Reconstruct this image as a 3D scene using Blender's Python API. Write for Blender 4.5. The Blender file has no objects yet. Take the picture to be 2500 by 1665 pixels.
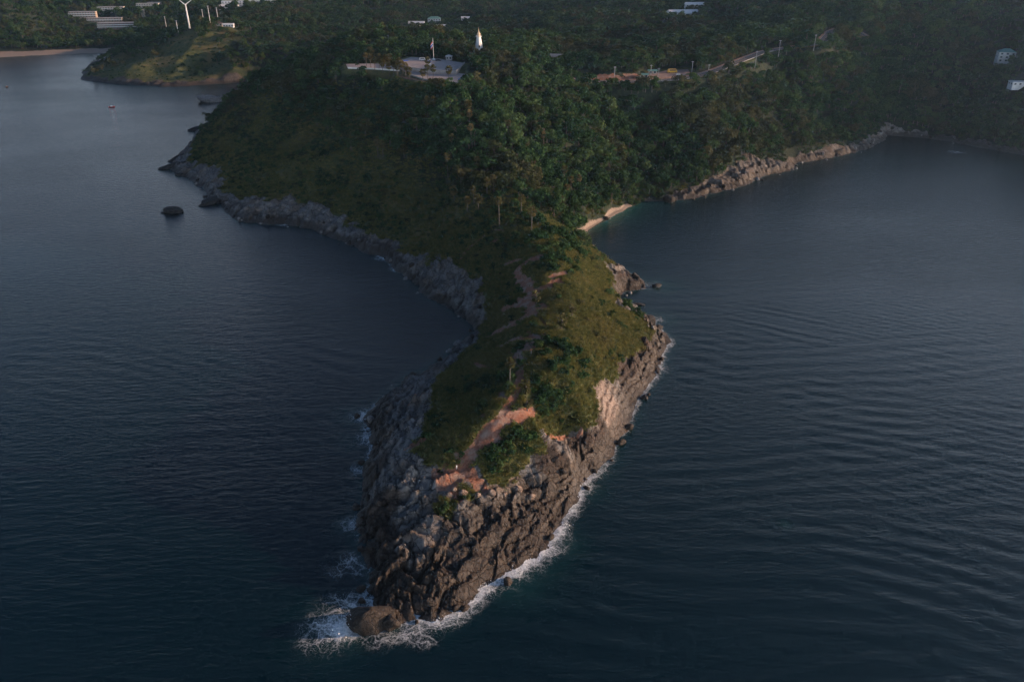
import bpy, bmesh, math, random
import numpy as np
from mathutils import Vector, Matrix
R = math.radians
rng = np.random.default_rng(7)
random.seed(7)
SC = bpy.context.scene
COL = SC.collection

# ------------------------------------------------------------------ camera
CAM_H, PITCH, LENS = 180.0, R(28), 28.0
cam = bpy.data.cameras.new('camera'); cam.lens = LENS; cam.sensor_width = 36
cam.clip_start = 1.0; cam.clip_end = 30000
camo = bpy.data.objects.new('camera', cam); COL.objects.link(camo)
camo.location = (0, 0, CAM_H); camo.rotation_euler = (R(90) - PITCH, 0, 0)
SC.camera = camo

# ------------------------------------------------------------------ light
SUN_AZ, SUN_EL = R(84), R(11)          # azimuth clockwise from +Y (the view direction)
world = bpy.data.worlds.new('World'); SC.world = world; world.use_nodes = True
wn, wl = world.node_tree.nodes, world.node_tree.links
wn.clear()
wo = wn.new('ShaderNodeOutputWorld'); wb = wn.new('ShaderNodeBackground')
sky = wn.new('ShaderNodeTexSky'); sky.sky_type = 'NISHITA'; sky.sun_disc = False
sky.sun_elevation = SUN_EL; sky.sun_rotation = SUN_AZ
sky.air_density = 1.0; sky.dust_density = 3.0; sky.ozone_density = 5.5
wb.inputs['Strength'].default_value = 0.088
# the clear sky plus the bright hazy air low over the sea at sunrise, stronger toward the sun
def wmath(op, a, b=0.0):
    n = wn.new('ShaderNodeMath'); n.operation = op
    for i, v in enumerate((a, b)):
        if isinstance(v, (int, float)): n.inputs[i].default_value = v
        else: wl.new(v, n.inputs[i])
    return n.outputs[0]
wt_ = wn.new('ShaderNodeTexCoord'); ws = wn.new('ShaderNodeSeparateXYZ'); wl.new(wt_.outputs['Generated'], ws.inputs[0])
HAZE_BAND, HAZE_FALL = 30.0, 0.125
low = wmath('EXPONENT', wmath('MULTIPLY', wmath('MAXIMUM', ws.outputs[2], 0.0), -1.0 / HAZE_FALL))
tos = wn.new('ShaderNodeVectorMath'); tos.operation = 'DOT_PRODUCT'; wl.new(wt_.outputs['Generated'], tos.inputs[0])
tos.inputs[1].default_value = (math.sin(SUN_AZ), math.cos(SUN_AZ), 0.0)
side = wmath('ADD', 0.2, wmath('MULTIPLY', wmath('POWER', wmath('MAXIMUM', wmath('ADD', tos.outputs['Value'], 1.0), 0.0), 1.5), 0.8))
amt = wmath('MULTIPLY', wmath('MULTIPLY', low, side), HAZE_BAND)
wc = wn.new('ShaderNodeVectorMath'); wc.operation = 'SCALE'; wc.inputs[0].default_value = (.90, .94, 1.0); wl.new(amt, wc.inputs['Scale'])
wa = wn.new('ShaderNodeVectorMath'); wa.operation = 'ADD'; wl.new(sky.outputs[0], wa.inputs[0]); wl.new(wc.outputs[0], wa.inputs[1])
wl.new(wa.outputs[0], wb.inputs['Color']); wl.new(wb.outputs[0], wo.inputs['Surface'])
sun = bpy.data.lights.new('sun', 'SUN'); sun.energy = 5.0; sun.angle = R(0.6)
sun.color = (1.0, 0.63, 0.39)
suno = bpy.data.objects.new('sun', sun); COL.objects.link(suno)
sdir = Vector((math.sin(SUN_AZ) * math.cos(SUN_EL), math.cos(SUN_AZ) * math.cos(SUN_EL), math.sin(SUN_EL)))
suno.rotation_euler = sdir.to_track_quat('Z', 'Y').to_euler()
suno.location = sdir * 3000
vs = SC.view_settings
vs.view_transform = 'Standard'; vs.look = 'None'; vs.exposure = 0.5; vs.gamma = 1.0; vs.use_curve_mapping = False
SC.cycles.use_denoising = True
SC.cycles.max_bounces = 6; SC.cycles.diffuse_bounces = 3; SC.cycles.glossy_bounces = 2
SC.cycles.transmission_bounces = 2; SC.cycles.volume_bounces = 1; SC.cycles.transparent_max_bounces = 4

# ------------------------------------------------------------------ survey: photo bearings to ground coordinates
FPX = 2354 * LENS / 36
def ray(u, v):
    dx = (np.asarray(u, float) - 1177) / FPX; dy = (784 - np.asarray(v, float)) / FPX
    return dx, math.cos(PITCH) + dy * math.sin(PITCH), -math.sin(PITCH) + dy * math.cos(PITCH)
def G(u, v, z=0.0):
    a, b, c = ray(u, v); t = (np.asarray(z, float) - CAM_H) / c
    return a * t, b * t
def G3(u, v, z=0.0):
    x, y = G(u, v, z); return float(x), float(y), float(z)

# ------------------------------------------------------------------ numpy noise
def h2(ix, iy, s):
    a = (ix.astype(np.int64) * 374761393 + iy.astype(np.int64) * 668265263 + s * 974634777) & 0xFFFFFFFF
    a = ((a ^ (a >> 13)) * 1274126177) & 0xFFFFFFFF
    a = ((a ^ (a >> 16)) * 2246822519) & 0xFFFFFFFF
    return ((a ^ (a >> 15)) & 0xFFFFFF) / float(0x1000000)
def vn(x, y, s=0):
    ix = np.floor(x); iy = np.floor(y); fx = x - ix; fy = y - iy
    fx = fx * fx * fx * (fx * (fx * 6 - 15) + 10); fy = fy * fy * fy * (fy * (fy * 6 - 15) + 10)
    a = h2(ix, iy, s); b = h2(ix + 1, iy, s); c = h2(ix, iy + 1, s); d = h2(ix + 1, iy + 1, s)
    return (a + (b - a) * fx) * (1 - fy) + (c + (d - c) * fx) * fy
def fbm(x, y, o=4, s=0, g=0.5):
    t = 0; w = 1; n = 0
    for i in range(o):
        t = t + w * (vn(x * 2 ** i + 17.3 * i, y * 2 ** i - 9.1 * i, s + i) - 0.5); n += w; w *= g
    return t / n * 2
def worley(x, y, s=0):
    ix = np.floor(x); iy = np.floor(y)
    f1 = np.full(x.shape, 9.0); f2 = np.full(x.shape, 9.0); cid = np.zeros(x.shape); ox = np.zeros(x.shape); oy = np.zeros(x.shape)
    for di in (-1, 0, 1):
        for dj in (-1, 0, 1):
            cx, cy = ix + di, iy + dj
            px = cx + h2(cx, cy, s); py = cy + h2(cx, cy, s + 71)
            d = np.hypot(px - x, py - y)
            c = h2(cx, cy, s + 133); m = d < f1
            f2 = np.where(m, f1, np.minimum(f2, d)); cid = np.where(m, c, cid); ox = np.where(m, x - px, ox); oy = np.where(m, y - py, oy); f1 = np.where(m, d, f1)
    tilt = 2 * math.pi * ((cid * 57.3) % 1)            # each block has its own slope: flat facets
    return f1, f2, cid, ox * np.cos(tilt) + oy * np.sin(tilt)
def sst(a, b, x):
    t = np.clip((x - a) / (b - a), 0, 1); return t * t * (3 - 2 * t)

# ------------------------------------------------------------------ coast: (u, v, rock band in metres, surf)
COAST_UV = [
 (450,300,4,.0),(440,322,6,.0),(425,345,10,.0),(398,368,12,.05),(385,388,13,.05),(402,398,14,.05),(430,412,16,0),(455,424,16,0),
 (470,440,14,0),(480,456,13,.05),(500,472,16,.05),(520,490,17,.1),(545,514,19,.1),(600,516,17,.15),(650,516,17,.2),(700,526,17,.1),
 (750,542,16,.1),(800,562,16,.1),(840,582,14,.2),(880,592,14,.45),(905,620,14,.3),(950,652,14,.1),(985,686,13,.05),(1030,706,12,.05),
 (1062,730,11,.05),(1090,748,7,.05),(1088,766,6,.05),(1062,784,6,.1),(1040,802,8,.1),(1012,826,10,.15),(985,846,13,.1),(940,862,16,.1),
 (905,892,17,.1),(868,918,19,.15),(845,945,21,.5),(832,962,23,.5),(838,1000,25,.55),(848,1036,26,.55),(836,1072,26,.4),(828,1112,26,.1),
 (824,1160,26,.1),(814,1200,26,.4),(818,1236,40,.25),(836,1268,40,.1),(848,1302,40,.3),(852,1340,40,.4),(838,1372,40,.5),(860,1410,40,.7),
 (905,1428,40,.7),(960,1424,40,.75),(1010,1422,40,.85),(1052,1404,40,.85),(1090,1374,40,.85),(1112,1352,40,.95),(1162,1328,40,1),(1212,1290,40,1),
 (1260,1258,40,.95),(1288,1222,40,.8),(1310,1180,40,.85),(1328,1128,30,.85),(1342,1106,24,.75),(1380,1076,22,.6),(1410,1042,22,.5),(1442,995,22,.5),
 (1450,962,22,.5),(1458,926,20,.6),(1498,880,19,.6),(1514,850,18,.6),(1522,812,16,.6),(1542,786,13,.6),(1530,765,9,.45),(1506,746,7,.45),
 (1490,722,5,.5),(1466,710,8,.4),(1432,702,8,.35),(1412,691,8,.3),(1440,671,9,.35),(1488,662,12,.5),(1484,646,12,.3),(1440,626,9,.1),
 (1402,606,8,.05),(1372,580,4,.05),(1348,556,5,.05),(1336,541,3,.35),(1352,528,1,.4),(1400,501,1,.35),(1440,479,1,.3),(1482,464,2,.15),
 (1522,464,8,.1),(1562,461,10,.2),(1600,455,10,.2),(1660,441,11,.25),(1700,431,13,.3),(1762,405,14,.2),(1824,391,13,.15),(1832,376,8,.1),
 (1870,372,10,.1),(1930,361,11,.1),(1990,346,11,.1),(2030,327,10,.05),(2040,312,6,.05),(2100,316,6,.1),(2180,326,8,.15),(2250,340,10,.2),
 (2320,352,10,.2),(2360,358,10,.2)]
COVE = [(-268,835,5,0),(-236,900,3,0),(-222,960,2,0),(-240,1002,2,0),(-285,1022,3,0)]
WIND_UV = [(560,190,6,.0),(500,194,9,.05),(440,198,10,.05),(370,201,10,0),(300,196,10,0),(240,190,9,0),(186,185,9,0)]
FAR = [(-562,1085,9,0),(-588,1160,7,0),(-600,1235,3,0)]
BEACH_UV = [(252,123,0,.1),(160,126,0,.1),(80,129,0,.1),(0,133,0,.1)]
LEFT = [(-900,1196,0,.1),(-1250,1230,0,0),(-1900,1420,8,0),(-3000,1600,8,0),(-5200,1800,8,0)]
RIGHT = [(520,660,12,.1),(640,650,12,.1),(800,720,10,.1),(1100,820,10,0),(1800,900,10,0),(5200,1000,10,0)]
def uvs(l): return [(*G(u, v, 0), w, f) for u, v, w, f in l]
open_coast = LEFT[::-1] + uvs(BEACH_UV)[::-1] + FAR[::-1] + uvs(WIND_UV)[::-1] + COVE[::-1] + uvs(COAST_UV) + RIGHT
CO = np.array(open_coast, float)
# the polyline, cut short, is the waterline; closing it behind makes the land polygon
POLY = np.vstack([CO[:, :2], [[5200, 7000], [-5200, 7000]]])

def coast_dist(x, y, seg=CO):
    """signed distance (land positive), rock band width and surf of the nearest stretch of coast"""
    n = x.size; x = x.ravel(); y = y.ravel()
    bd = np.full(n, 1e12); bw = np.zeros(n); bf = np.zeros(n)
    for i in range(len(seg) - 1):
        ax, ay, aw, af = seg[i]; bx, by, w2, f2 = seg[i + 1]
        ex, ey = bx - ax, by - ay; L = ex * ex + ey * ey
        t = np.clip(((x - ax) * ex + (y - ay) * ey) / L, 0, 1)
        d = (x - ax - t * ex) ** 2 + (y - ay - t * ey) ** 2
        m = d < bd
        bd[m] = d[m]; tm = t[m]
        bw[m] = aw + (w2 - aw) * tm; bf[m] = af + (f2 - af) * tm
    ins = np.zeros(n, bool); P = POLY
    for i in range(len(P)):
        x1, y1 = P[i]; x2, y2 = P[(i + 1) % len(P)]
        if y1 == y2: continue
        c = (y1 > y) != (y2 > y)
        ins ^= c & (x < (x2 - x1) * (y - y1) / (y2 - y1) + x1)
    d = np.sqrt(bd); return np.where(ins, d, -d), bw, bf

class Grid:
    def __init__(s, x0, x1, y0, y1, h):
        s.x0, s.y0, s.h = x0, y0, h
        s.nx = int((x1 - x0) / h) + 1; s.ny = int((y1 - y0) / h) + 1
        s.X, s.Y = np.meshgrid(x0 + h * np.arange(s.nx), y0 + h * np.arange(s.ny))
        s.L = {}
    def inside(s, x, y):
        return (x >= s.x0) & (x < s.x0 + s.h * (s.nx - 1)) & (y >= s.y0) & (y < s.y0 + s.h * (s.ny - 1))
    def get(s, k, x, y):
        fx = np.clip((x - s.x0) / s.h, 0, s.nx - 1.001); fy = np.clip((y - s.y0) / s.h, 0, s.ny - 1.001)
        i = fx.astype(int); j = fy.astype(int); a = fx - i; b = fy - j; A = s.L[k]
        return (A[j, i] * (1 - a) + A[j, i + 1] * a) * (1 - b) + (A[j + 1, i] * (1 - a) + A[j + 1, i + 1] * a) * b

# ------------------------------------------------------------------ relief: (u, v, height, tree cover)
CT = [
 (950,1380,2.5,0),(1050,1365,2.5,0),(1000,1300,4.6,0),(1110,1290,3.4,0),(1200,1240,2.8,0),(905,1290,3.6,0),(985,1215,8.6,0),(1080,1210,7.4,0),(1180,1190,5.2,0),(1270,1150,2.6,0),
 (900,1190,6,0),(880,1110,7.5,0),(1040,1140,11.8,0),(1100,1125,11,0),(1200,1115,7,0),(930,1060,13,0),(890,1000,8,0),(960,985,17,0),(1000,905,15,0),(940,905,8,0),
 (1070,1085,14.5,0),(1100,1045,17.5,0),(1130,1000,22,0),(1160,950,25,0),(1180,890,27,0),(1200,830,26,0),(1200,760,24,0),(1220,720,24,0),(1200,660,26,0),(1210,605,30,0),
 (1300,985,21,0),(1250,960,25,0),(1350,955,17,0),(1395,915,11,0),(1300,1025,6.5,0),(1270,1060,4.5,0),(1340,1045,3.6,0),(1405,1000,4,0),
 (1300,850,28,0),(1250,850,29,0),(1350,800,24,0),(1400,770,18,0),(1450,770,12,0),(1495,785,6,0),(1420,845,11,0),(1470,850,6,0),(1350,720,22,0),(1420,725,12,0),
 (1300,680,26,0),(1370,660,17,0),(1400,645,12,0),(1450,650,4,0),(1300,620,30,0),(1350,605,21,0),(1270,560,33,.1),(1320,555,25,.1),(1230,545,35,0),
 (1120,830,18,0),(1080,835,10,0),(1050,835,5,0),(1100,900,20,0),(1050,925,17,0),(1130,770,9,0),(1140,720,12,0),(1120,655,14,0),(1050,650,6,0),(1100,600,19,0),(1050,570,18,0),(960,570,9,0),
 (1250,500,30,.35),(1200,450,36,.4),(1150,400,43,.7),(1150,350,47,.9),(1100,300,55,.8),(1050,250,62,.6),(1000,205,70,.1),
 (1000,300,51,.75),(900,300,47,.4),(1000,380,38,.5),(1000,450,25,.12),(900,480,15,.04),(900,400,29,.22),(900,220,64,.2),(800,400,23,.12),(800,300,44,.3),(800,200,61,.6),(1050,480,26,.1),(1100,520,27,.12),
 (700,450,11,.05),(700,350,33,.12),(700,250,52,.3),(700,170,60,.7),(700,142,63,.9),(600,430,9,.04),(600,330,29,.1),(600,230,43,.35),(600,192,49,.8),
 (500,350,10,.08),(500,290,19,.15),(500,262,22,.2),(430,342,5,.05),(580,203,42,.6),(640,163,53,.9),(780,108,71,1),(850,90,75,1),(900,98,76,1),
 (830,152,73,.3),(1000,160,75,0),(1100,150,74,.9),(1000,188,74,.0),(1100,185,72,.8),(1200,180,68,1),(1200,130,72,1),(1180,240,58,.9),
 (1300,400,22,.9),(1400,400,11,.9),(1400,350,28,1),(1300,300,46,1),(1400,250,46,1),(1500,300,30,.95),(1500,400,9,.8),(1500,225,49,1),(1600,300,32,.95),(1600,380,13,.5),
 (1700,300,27,.7),(1700,220,47,1),(1800,250,35,.9),(1800,335,11,.6),(1900,200,44,1),(1900,290,13,.6),(1950,150,57,1),(2000,205,31,1),(1395,458,11,.4),(1350,470,16,.6),
 (1330,188,62,.6),(1420,188,61.5,.6),(1500,187,62,.5),(1580,180,63,.6),(1640,165,65,.6),(1700,142,68,.6),(1760,120,70,.6),(1860,104,74,.9),(1940,66,78,1),(1620,150,66,1),
 (1300,100,62,1),(1300,135,65,1),(1250,60,55,1),(1250,20,52,1),(1500,100,62,1),(1500,50,68,1),(1600,30,76,.6),(1700,60,77,1),(1800,40,82,1),(1900,20,93,1),
 (2000,60,80,1),(2150,60,84,1),(2150,150,50,1),(2150,230,22,1),(2250,250,20,.8),(2300,150,50,.9),(2300,60,82,1),(2340,10,98,1),(2060,260,18,1),
 (432,65,50,.05),(540,60,50,.2),(650,40,44,1),(600,100,30,.9),(500,120,27,.25),(400,120,27,.08),(300,150,17,.1),(300,108,29,.4),(380,85,40,.3),(250,150,10,.2),(540,150,19,.2),(360,160,12,.05),(450,160,12,.05),
 (100,90,7,1),(200,95,7,1),(200,40,24,.7),(100,20,44,1),(0,0,64,1),(50,50,22,1),(330,20,28,.7),(400,10,32,.9),(300,60,14,.9),
 (980,55,32,.8),(1177,5,42,1),(850,30,40,1),(760,70,36,1),(900,60,34,1),(560,20,36,.6),(1070,40,38,.9)]
CW = [(-230,880,18,1),(-150,900,46,1),(-50,860,68,1),(-150,1000,28,1),(0,950,58,1),(120,860,62,1),(-100,1130,26,1),(0,1200,40,1),(-250,1050,22,1),(-330,1250,30,1),
 (-1500,2600,160,1),(-900,2700,130,1),(-2000,2000,120,1),(-1300,1800,70,1),(0,2700,110,1),(-500,2100,50,1),(800,2500,160,1),(1500,2000,165,1),(300,1800,70,1),(900,1500,120,1),
 (520,780,82,1),(620,760,90,1),(720,860,118,1),(900,950,128,1),(600,690,38,1),(700,720,45,1),(1200,1100,140,1),(640,1000,112,1),(500,900,95,1),(2500,1500,120,1),(-3500,3000,140,1),(3500,3500,150,1),(0,3900,150,1),(-1800,4200,160,1),(2000,4200,160,1)]
cp = [(*G(u, v, z), z, t) for u, v, z, t in CT] + CW
cp = np.array(cp, float)
# waterline samples at height zero
cz = []
for i in range(len(CO) - 1):
    L = math.hypot(*(CO[i + 1, :2] - CO[i, :2])); far = CO[i, 1] > 900 or abs(CO[i, 0]) > 500
    k = max(1, int(L / (60 if far else 14)))
    if L > 600: k = 6
    for j in range(k): cz.append(CO[i, :2] + (CO[i + 1, :2] - CO[i, :2]) * j / k)
cz = np.array(cz)
PX = np.vstack([cp[:, :2], cz]); PZ = np.concatenate([cp[:, 2], np.zeros(len(cz))])
def rbf_fit(P, z, lam):
    D = np.hypot(P[:, None, 0] - P[None, :, 0], P[:, None, 1] - P[None, :, 1])
    n = len(P); A = np.zeros((n + 1, n + 1)); A[:n, :n] = D - lam * np.eye(n); A[:n, n] = 1; A[n, :n] = 1
    return np.linalg.solve(A, np.append(z, 0))
def rbf_eval(P, w, x, y):
    o = np.empty(x.size); xf = x.ravel().astype(np.float32); yf = y.ravel().astype(np.float32); Pf = P.astype(np.float32); wf = w[:-1].astype(np.float32)
    for i in range(0, x.size, 40000):
        o[i:i + 40000] = np.hypot(xf[i:i + 40000, None] - Pf[None, :, 0], yf[i:i + 40000, None] - Pf[None, :, 1]) @ wf + w[-1]
    return o.reshape(x.shape)
WZ = rbf_fit(PX, PZ, 3.0); WT = rbf_fit(cp[:, :2], cp[:, 3], 8.0)
gn = Grid(-760, 760, 130, 1300, 3.0); gf = Grid(-4600, 4600, 500, 4400, 18.0)

ROAD = [(1285,178,63),(1330,186,62),(1420,189,61.5),(1500,187,62),(1580,180,63),(1640,165,65),(1700,142,68),(1760,120,70.5),(1810,111,72.5),(1860,105,74.5),(1888,97,76.3),(1902,84,77.3),(1914,73,78.5),(1940,66,78.5),(1963,72,76.5),(1985,84,74)]
road = np.array([G3(*r) for r in ROAD])
def resample(P, step):
    P = np.asarray(P, float); out = [P[0]]
    Q = np.vstack([2 * P[0] - P[1], P, 2 * P[-1] - P[-2]])
    for i in range(1, len(Q) - 2):
        n = max(1, int(np.linalg.norm(Q[i + 1] - Q[i]) / step))
        for j in range(1, n + 1):
            t = j / n; a, b, c, d = Q[i - 1], Q[i], Q[i + 1], Q[i + 2]
            out.append(.5 * (2 * b + (c - a) * t + (2 * a - 5 * b + 4 * c - d) * t * t + (3 * b - a - 3 * c + d) * t ** 3))
    return np.array(out)
road = resample(road, 4.0)
# terraces of the viewpoint: (corner bearings, level)
TERR = {'upper': ([(918,140),(945,132),(1010,136),(1068,146),(1048,166),(985,164),(935,156)], 76.0),
        'lower': ([(915,152),(938,158),(985,167),(1050,168),(1100,176),(1096,190),(1060,192),(1010,190),(975,184),(940,172)], 73.6),
        'west': ([(795,148),(860,147),(915,150),(918,164),(860,160),(800,158)], 73.0)}
PARK = ([(1490,172),(1530,163),(1582,160),(1588,172),(1540,178),(1490,181)], 63.2)
def inpoly(x, y, P):
    ins = np.zeros(x.shape, bool)
    for i in range(len(P)):
        x1, y1 = P[i]; x2, y2 = P[(i + 1) % len(P)]
        if y1 == y2: continue
        ins ^= ((y1 > y) != (y2 > y)) & (x < (x2 - x1) * (y - y1) / (y2 - y1) + x1)
    return ins
def polyd(x, y, P, closed=True):
    b = np.full(x.shape, 1e9); n = len(P)
    for i in range(n if closed else n - 1):
        ax, ay = P[i][:2]; bx, by = P[(i + 1) % n][:2]; ex, ey = bx - ax, by - ay
        t = np.clip(((x - ax) * ex + (y - ay) * ey) / (ex * ex + ey * ey + 1e-9), 0, 1)
        b = np.minimum(b, (x - ax - t * ex) ** 2 + (y - ay - t * ey) ** 2)
    return np.sqrt(b)
FLAT = []
for k, (pts, z) in list(TERR.items()) + [('park', PARK)]:
    FLAT.append(([tuple(map(float, G(u, v, z))) for u, v in pts], z))
def build_grid(g):
    x, y = g.X, g.Y
    d, w, f = coast_dist(x, y); d = d.reshape(x.shape); w = w.reshape(x.shape); f = f.reshape(x.shape)
    z = rbf_eval(PX, WZ, x, y)
    tr = np.clip(rbf_eval(cp[:, :2], WT, x, y), 0, 1)
    keep = np.zeros(x.shape)
    if g is gn:
        for P, zz in FLAT:
            dd = polyd(x, y, P); dd = np.where(inpoly(x, y, P), 0, dd); k = 1 - sst(2.5, 16, dd)
            z = z * (1 - k) + (zz - 0.25) * k; tr = tr * sst(3, 9, dd); keep = np.maximum(keep, k)
        m = (y > 560) & (x > 0)
        xs, ys = x[m], y[m]; b = np.full(xs.shape, 1e9); zr = np.zeros(xs.shape)
        for q in road:
            q2 = (xs - q[0]) ** 2 + (ys - q[1]) ** 2; mm = q2 < b; b[mm] = q2[mm]; zr[mm] = q[2]
        b = np.sqrt(b); k = 1 - sst(6.5, 20, b)
        z[m] = z[m] * (1 - k) + (zr - 0.25) * k; tr[m] *= sst(6.5, 10, b); kk = keep[m]; keep[m] = np.maximum(kk, k)
    g.L.update(d=d, w=w, f=f, z=z, t=tr, keep=keep)
build_grid(gn); build_grid(gf)
def field(k, x, y):
    x = np.asarray(x, float); y = np.asarray(y, float)
    m = gn.inside(x, y); o = gf.get(k, x, y)
    return np.where(m, gn.get(k, x, y), o)

# ------------------------------------------------------------------ bearings to ground
def hit(u, v):
    """where bearings u, v meet the relief"""
    u = np.atleast_1d(np.asarray(u, float)); v = np.atleast_1d(np.asarray(v, float))
    a, b, c = ray(u, v)
    t0 = np.full(u.shape, 110.0); done = np.zeros(u.shape, bool); res = np.zeros(u.shape)
    for t in np.concatenate([np.arange(110, 1000, 1.5), np.arange(1000, 3500, 6)]):
        x, y, z = a * t, b * t, CAM_H + c * t
        h = np.maximum(field('z', x, y) * (field('d', x, y) > 0), 0)
        n = (z <= h) & ~done; res[n] = t; done |= n
        if done.all(): break
    res[~done] = 3000
    return a * res, b * res, CAM_H + c * res

# outline of the plant cover on the narrow cape
VEG_UV = [(1120,745),(1095,785),(1055,832),(1012,872),(1002,920),(985,962),(968,1015),(985,1060),(1040,1085),(1075,1075),(1100,1060),(1120,1110),(1160,1118),(1192,1098),(1216,1062),(1242,1034),(1236,992),(1300,1004),(1358,986),(1360,930),
          (1346,888),(1388,878),(1408,842),(1438,824),(1468,808),(1490,768),(1462,730),(1414,706),(1408,674),(1404,645),(1386,612),(1362,580),(1320,520),(1150,500),(1000,510),(960,566),(1040,592),(1100,640),(1128,690)]
vx, vy, vz = hit([a for a, b in VEG_UV], [b for a, b in VEG_UV]); VEGP = list(zip(vx.tolist(), vy.tolist()))
SMOOTH = []
for u, v, r in [(1400,930,9),(1410,965,7),(905,1060,8),(935,1010,6),(985,868,6),(1000,1230,7),(1062,1100,6),(1040,1128,5),(1090,1118,4)]:
    X, Y, Z = hit(u, v); SMOOTH.append((X[0], Y[0], r))
# ------------------------------------------------------------------ ground height
def ground(x, y, d=None, w=None, detail=True):
    """height, rock share: relief + cliffs + cracked rock + hummocks"""
    if d is None: d = field('d', x, y); w = field('w', x, y)
    z = field('z', x, y); keep = field('keep', x, y)
    far = sst(900, 1500, np.hypot(x, y))
    # ragged shoreline
    d = d + 2.6 * fbm(x / 16, y / 16, 4, 3) * (1 + far)
    land = sst(-1.5, 6, d)
    hum = (1.1 * fbm(x / 30, y / 30, 4, 11) + .35 * fbm(x / 6, y / 6, 3, 19)) * sst(2, 20, d)
    hum += (7 * fbm(x / 110, y / 110, 4, 23)) * sst(25, 110, d) * (1 - .3 * far)
    hum += (3.0 - 15 * np.abs(fbm(x / 75 + 3, y / 75, 3, 29))) * sst(14, 60, d) * (y > 440)
    # steep foot of the rock band
    foot = np.minimum(w, 22) * np.where(y < 330, .04, .16) * sst(0, 5, d) * np.exp(-np.maximum(d, 0) / 26)
    z = np.maximum(z, 0.0) * land + foot + hum * (1 - keep) * land
    nr = fbm(x / 9, y / 9, 4, 31); nr2 = fbm(x / 34, y / 34, 3, 37)
    rock = sst(-2.2, 2.2, w * (1 + .85 * nr2) + 5.0 * nr - d - np.where(w < 2, 6, 0)) * (d > -12)
    cm = (y < 452) & (x > -110) & (x < 110)
    if cm.any():
        xc, yc = x[cm], y[cm]; sd = polyd(xc, yc, VEGP); sd = np.where(inpoly(xc, yc, VEGP), sd, -sd)
        rk = 1 - sst(-1.0, 1.0, sd + 4.2 * fbm(xc / 6, yc / 6, 4, 57) + .9)
        k = 1 - sst(395, 445, yc); rock[cm] = rock[cm] * (1 - k) + rk * k
    # slabs and cracks, bedded along one strike
    c, s = math.cos(.9), math.sin(.9)
    wx = x + 2.2 * fbm(x / 6, y / 6, 3, 41) + 6 * fbm(x / 22, y / 22, 2, 42); wy = y + 2.2 * fbm(x / 6 + 9, y / 6, 3, 43) + 6 * fbm(x / 22 + 5, y / 22, 2, 44)
    vary = .25 + 1.5 * sst(.3, .75, .5 + .5 * fbm(x / 13, y / 13, 3, 46))
    a = wx * c + wy * s; b = -wx * s + wy * c
    f1, f2, id1, fa = worley(a / 11, b / 6.0, 5)
    g1, g2, id2, ga = worley(a / 4.2, b / 2.5, 9)
    e1, e2, id3, ea = worley(x / 1.5, y / 1.3, 13)
    blk = 2.0 * (id1 - .5) + .7 * (1 - f1 * 1.1) + 2.2 * fa - 1.5 * (1 - sst(0, .10, f2 - f1))
    blk += vary * (.7 * (id2 - .5) + .3 * (1 - g1) + 1.3 * ga - .7 * (1 - sst(0, .12, g2 - g1)))
    blk += .25 * (id3 - .5) + .08 * (1 - e1) + .45 * ea - .25 * (1 - sst(0, .12, e2 - e1)) + .5 * fbm(x / 2.2, y / 2.2, 3, 47)
    blk -= .4
    blk *= 1 - .45 * (y < 300) * sst(-40, 0, x + (y - 200) * -.1)
    for X, Y, r in SMOOTH:                                   # glaciated-looking bare slabs with few cracks
        m = np.hypot(x - X, y - Y) < 1.4 * r; blk[m] *= .22 + .78 * sst(.6, 1.3, np.hypot(x[m] - X, y[m] - Y) / r)
    blk += .45 * np.sin(z * 2.3 + 5 * fbm(x / 14, y / 14, 3, 69)) + .2 * np.sin(z * 5.1 + 6 * fbm(x / 9, y / 9, 3, 73))   # ledges along the bedding
    amp = rock * sst(-2, 7, d) * (1 - far * .6)
    z = z + blk * amp * (1 - keep)
    sea = -np.minimum(2.6, np.maximum(0, -d) * .55)
    z = np.where(d < 0, np.minimum(z, z * np.exp(d / 2.2) + sea), z)
    return z, rock, d
def zat(x, y):
    z, r, d = ground(np.atleast_1d(np.asarray(x, float)), np.atleast_1d(np.asarray(y, float)))
    return z
# ------------------------------------------------------------------ small mesh and object helpers
def tag(o, label=None, cat=None, group=None, kind=None):
    if label: o['label'] = label
    if cat: o['category'] = cat
    if group: o['group'] = group
    if kind: o['kind'] = kind
    return o
def empty(name, loc=(0, 0, 0), rz=0.0, label=None, cat=None, group=None):
    o = bpy.data.objects.new(name, None); COL.objects.link(o)
    o.location = loc; o.rotation_euler = (0, 0, rz); o.empty_display_size = .5
    return tag(o, label, cat, group)
def link(name, me, parent=None, loc=None, rot=None, mat=None):
    o = bpy.data.objects.new(name, me); COL.objects.link(o)
    if parent: o.parent = parent
    if loc is not None: o.location = loc
    if rot is not None: o.rotation_euler = rot
    if mat: 
        me.materials.clear(); me.materials.append(mat)
    return o
def npmesh(name, V, F, smooth=False):
    me = bpy.data.meshes.new(name); V = np.asarray(V, np.float32); F = np.asarray(F, np.int32)
    k = F.shape[1]
    me.vertices.add(len(V)); me.vertices.foreach_set('co', V.ravel())
    me.loops.add(F.size); me.loops.foreach_set('vertex_index', F.ravel())
    me.polygons.add(len(F)); me.polygons.foreach_set('loop_start', np.arange(0, F.size, k, dtype=np.int32))
    me.polygons.foreach_set('use_smooth', np.full(len(F), smooth))
    me.update(calc_edges=True); return me
def attr(me, name, data):
    a = me.attributes.new(name, 'FLOAT', 'POINT'); a.data.foreach_set('value', np.asarray(data, np.float32))
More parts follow.
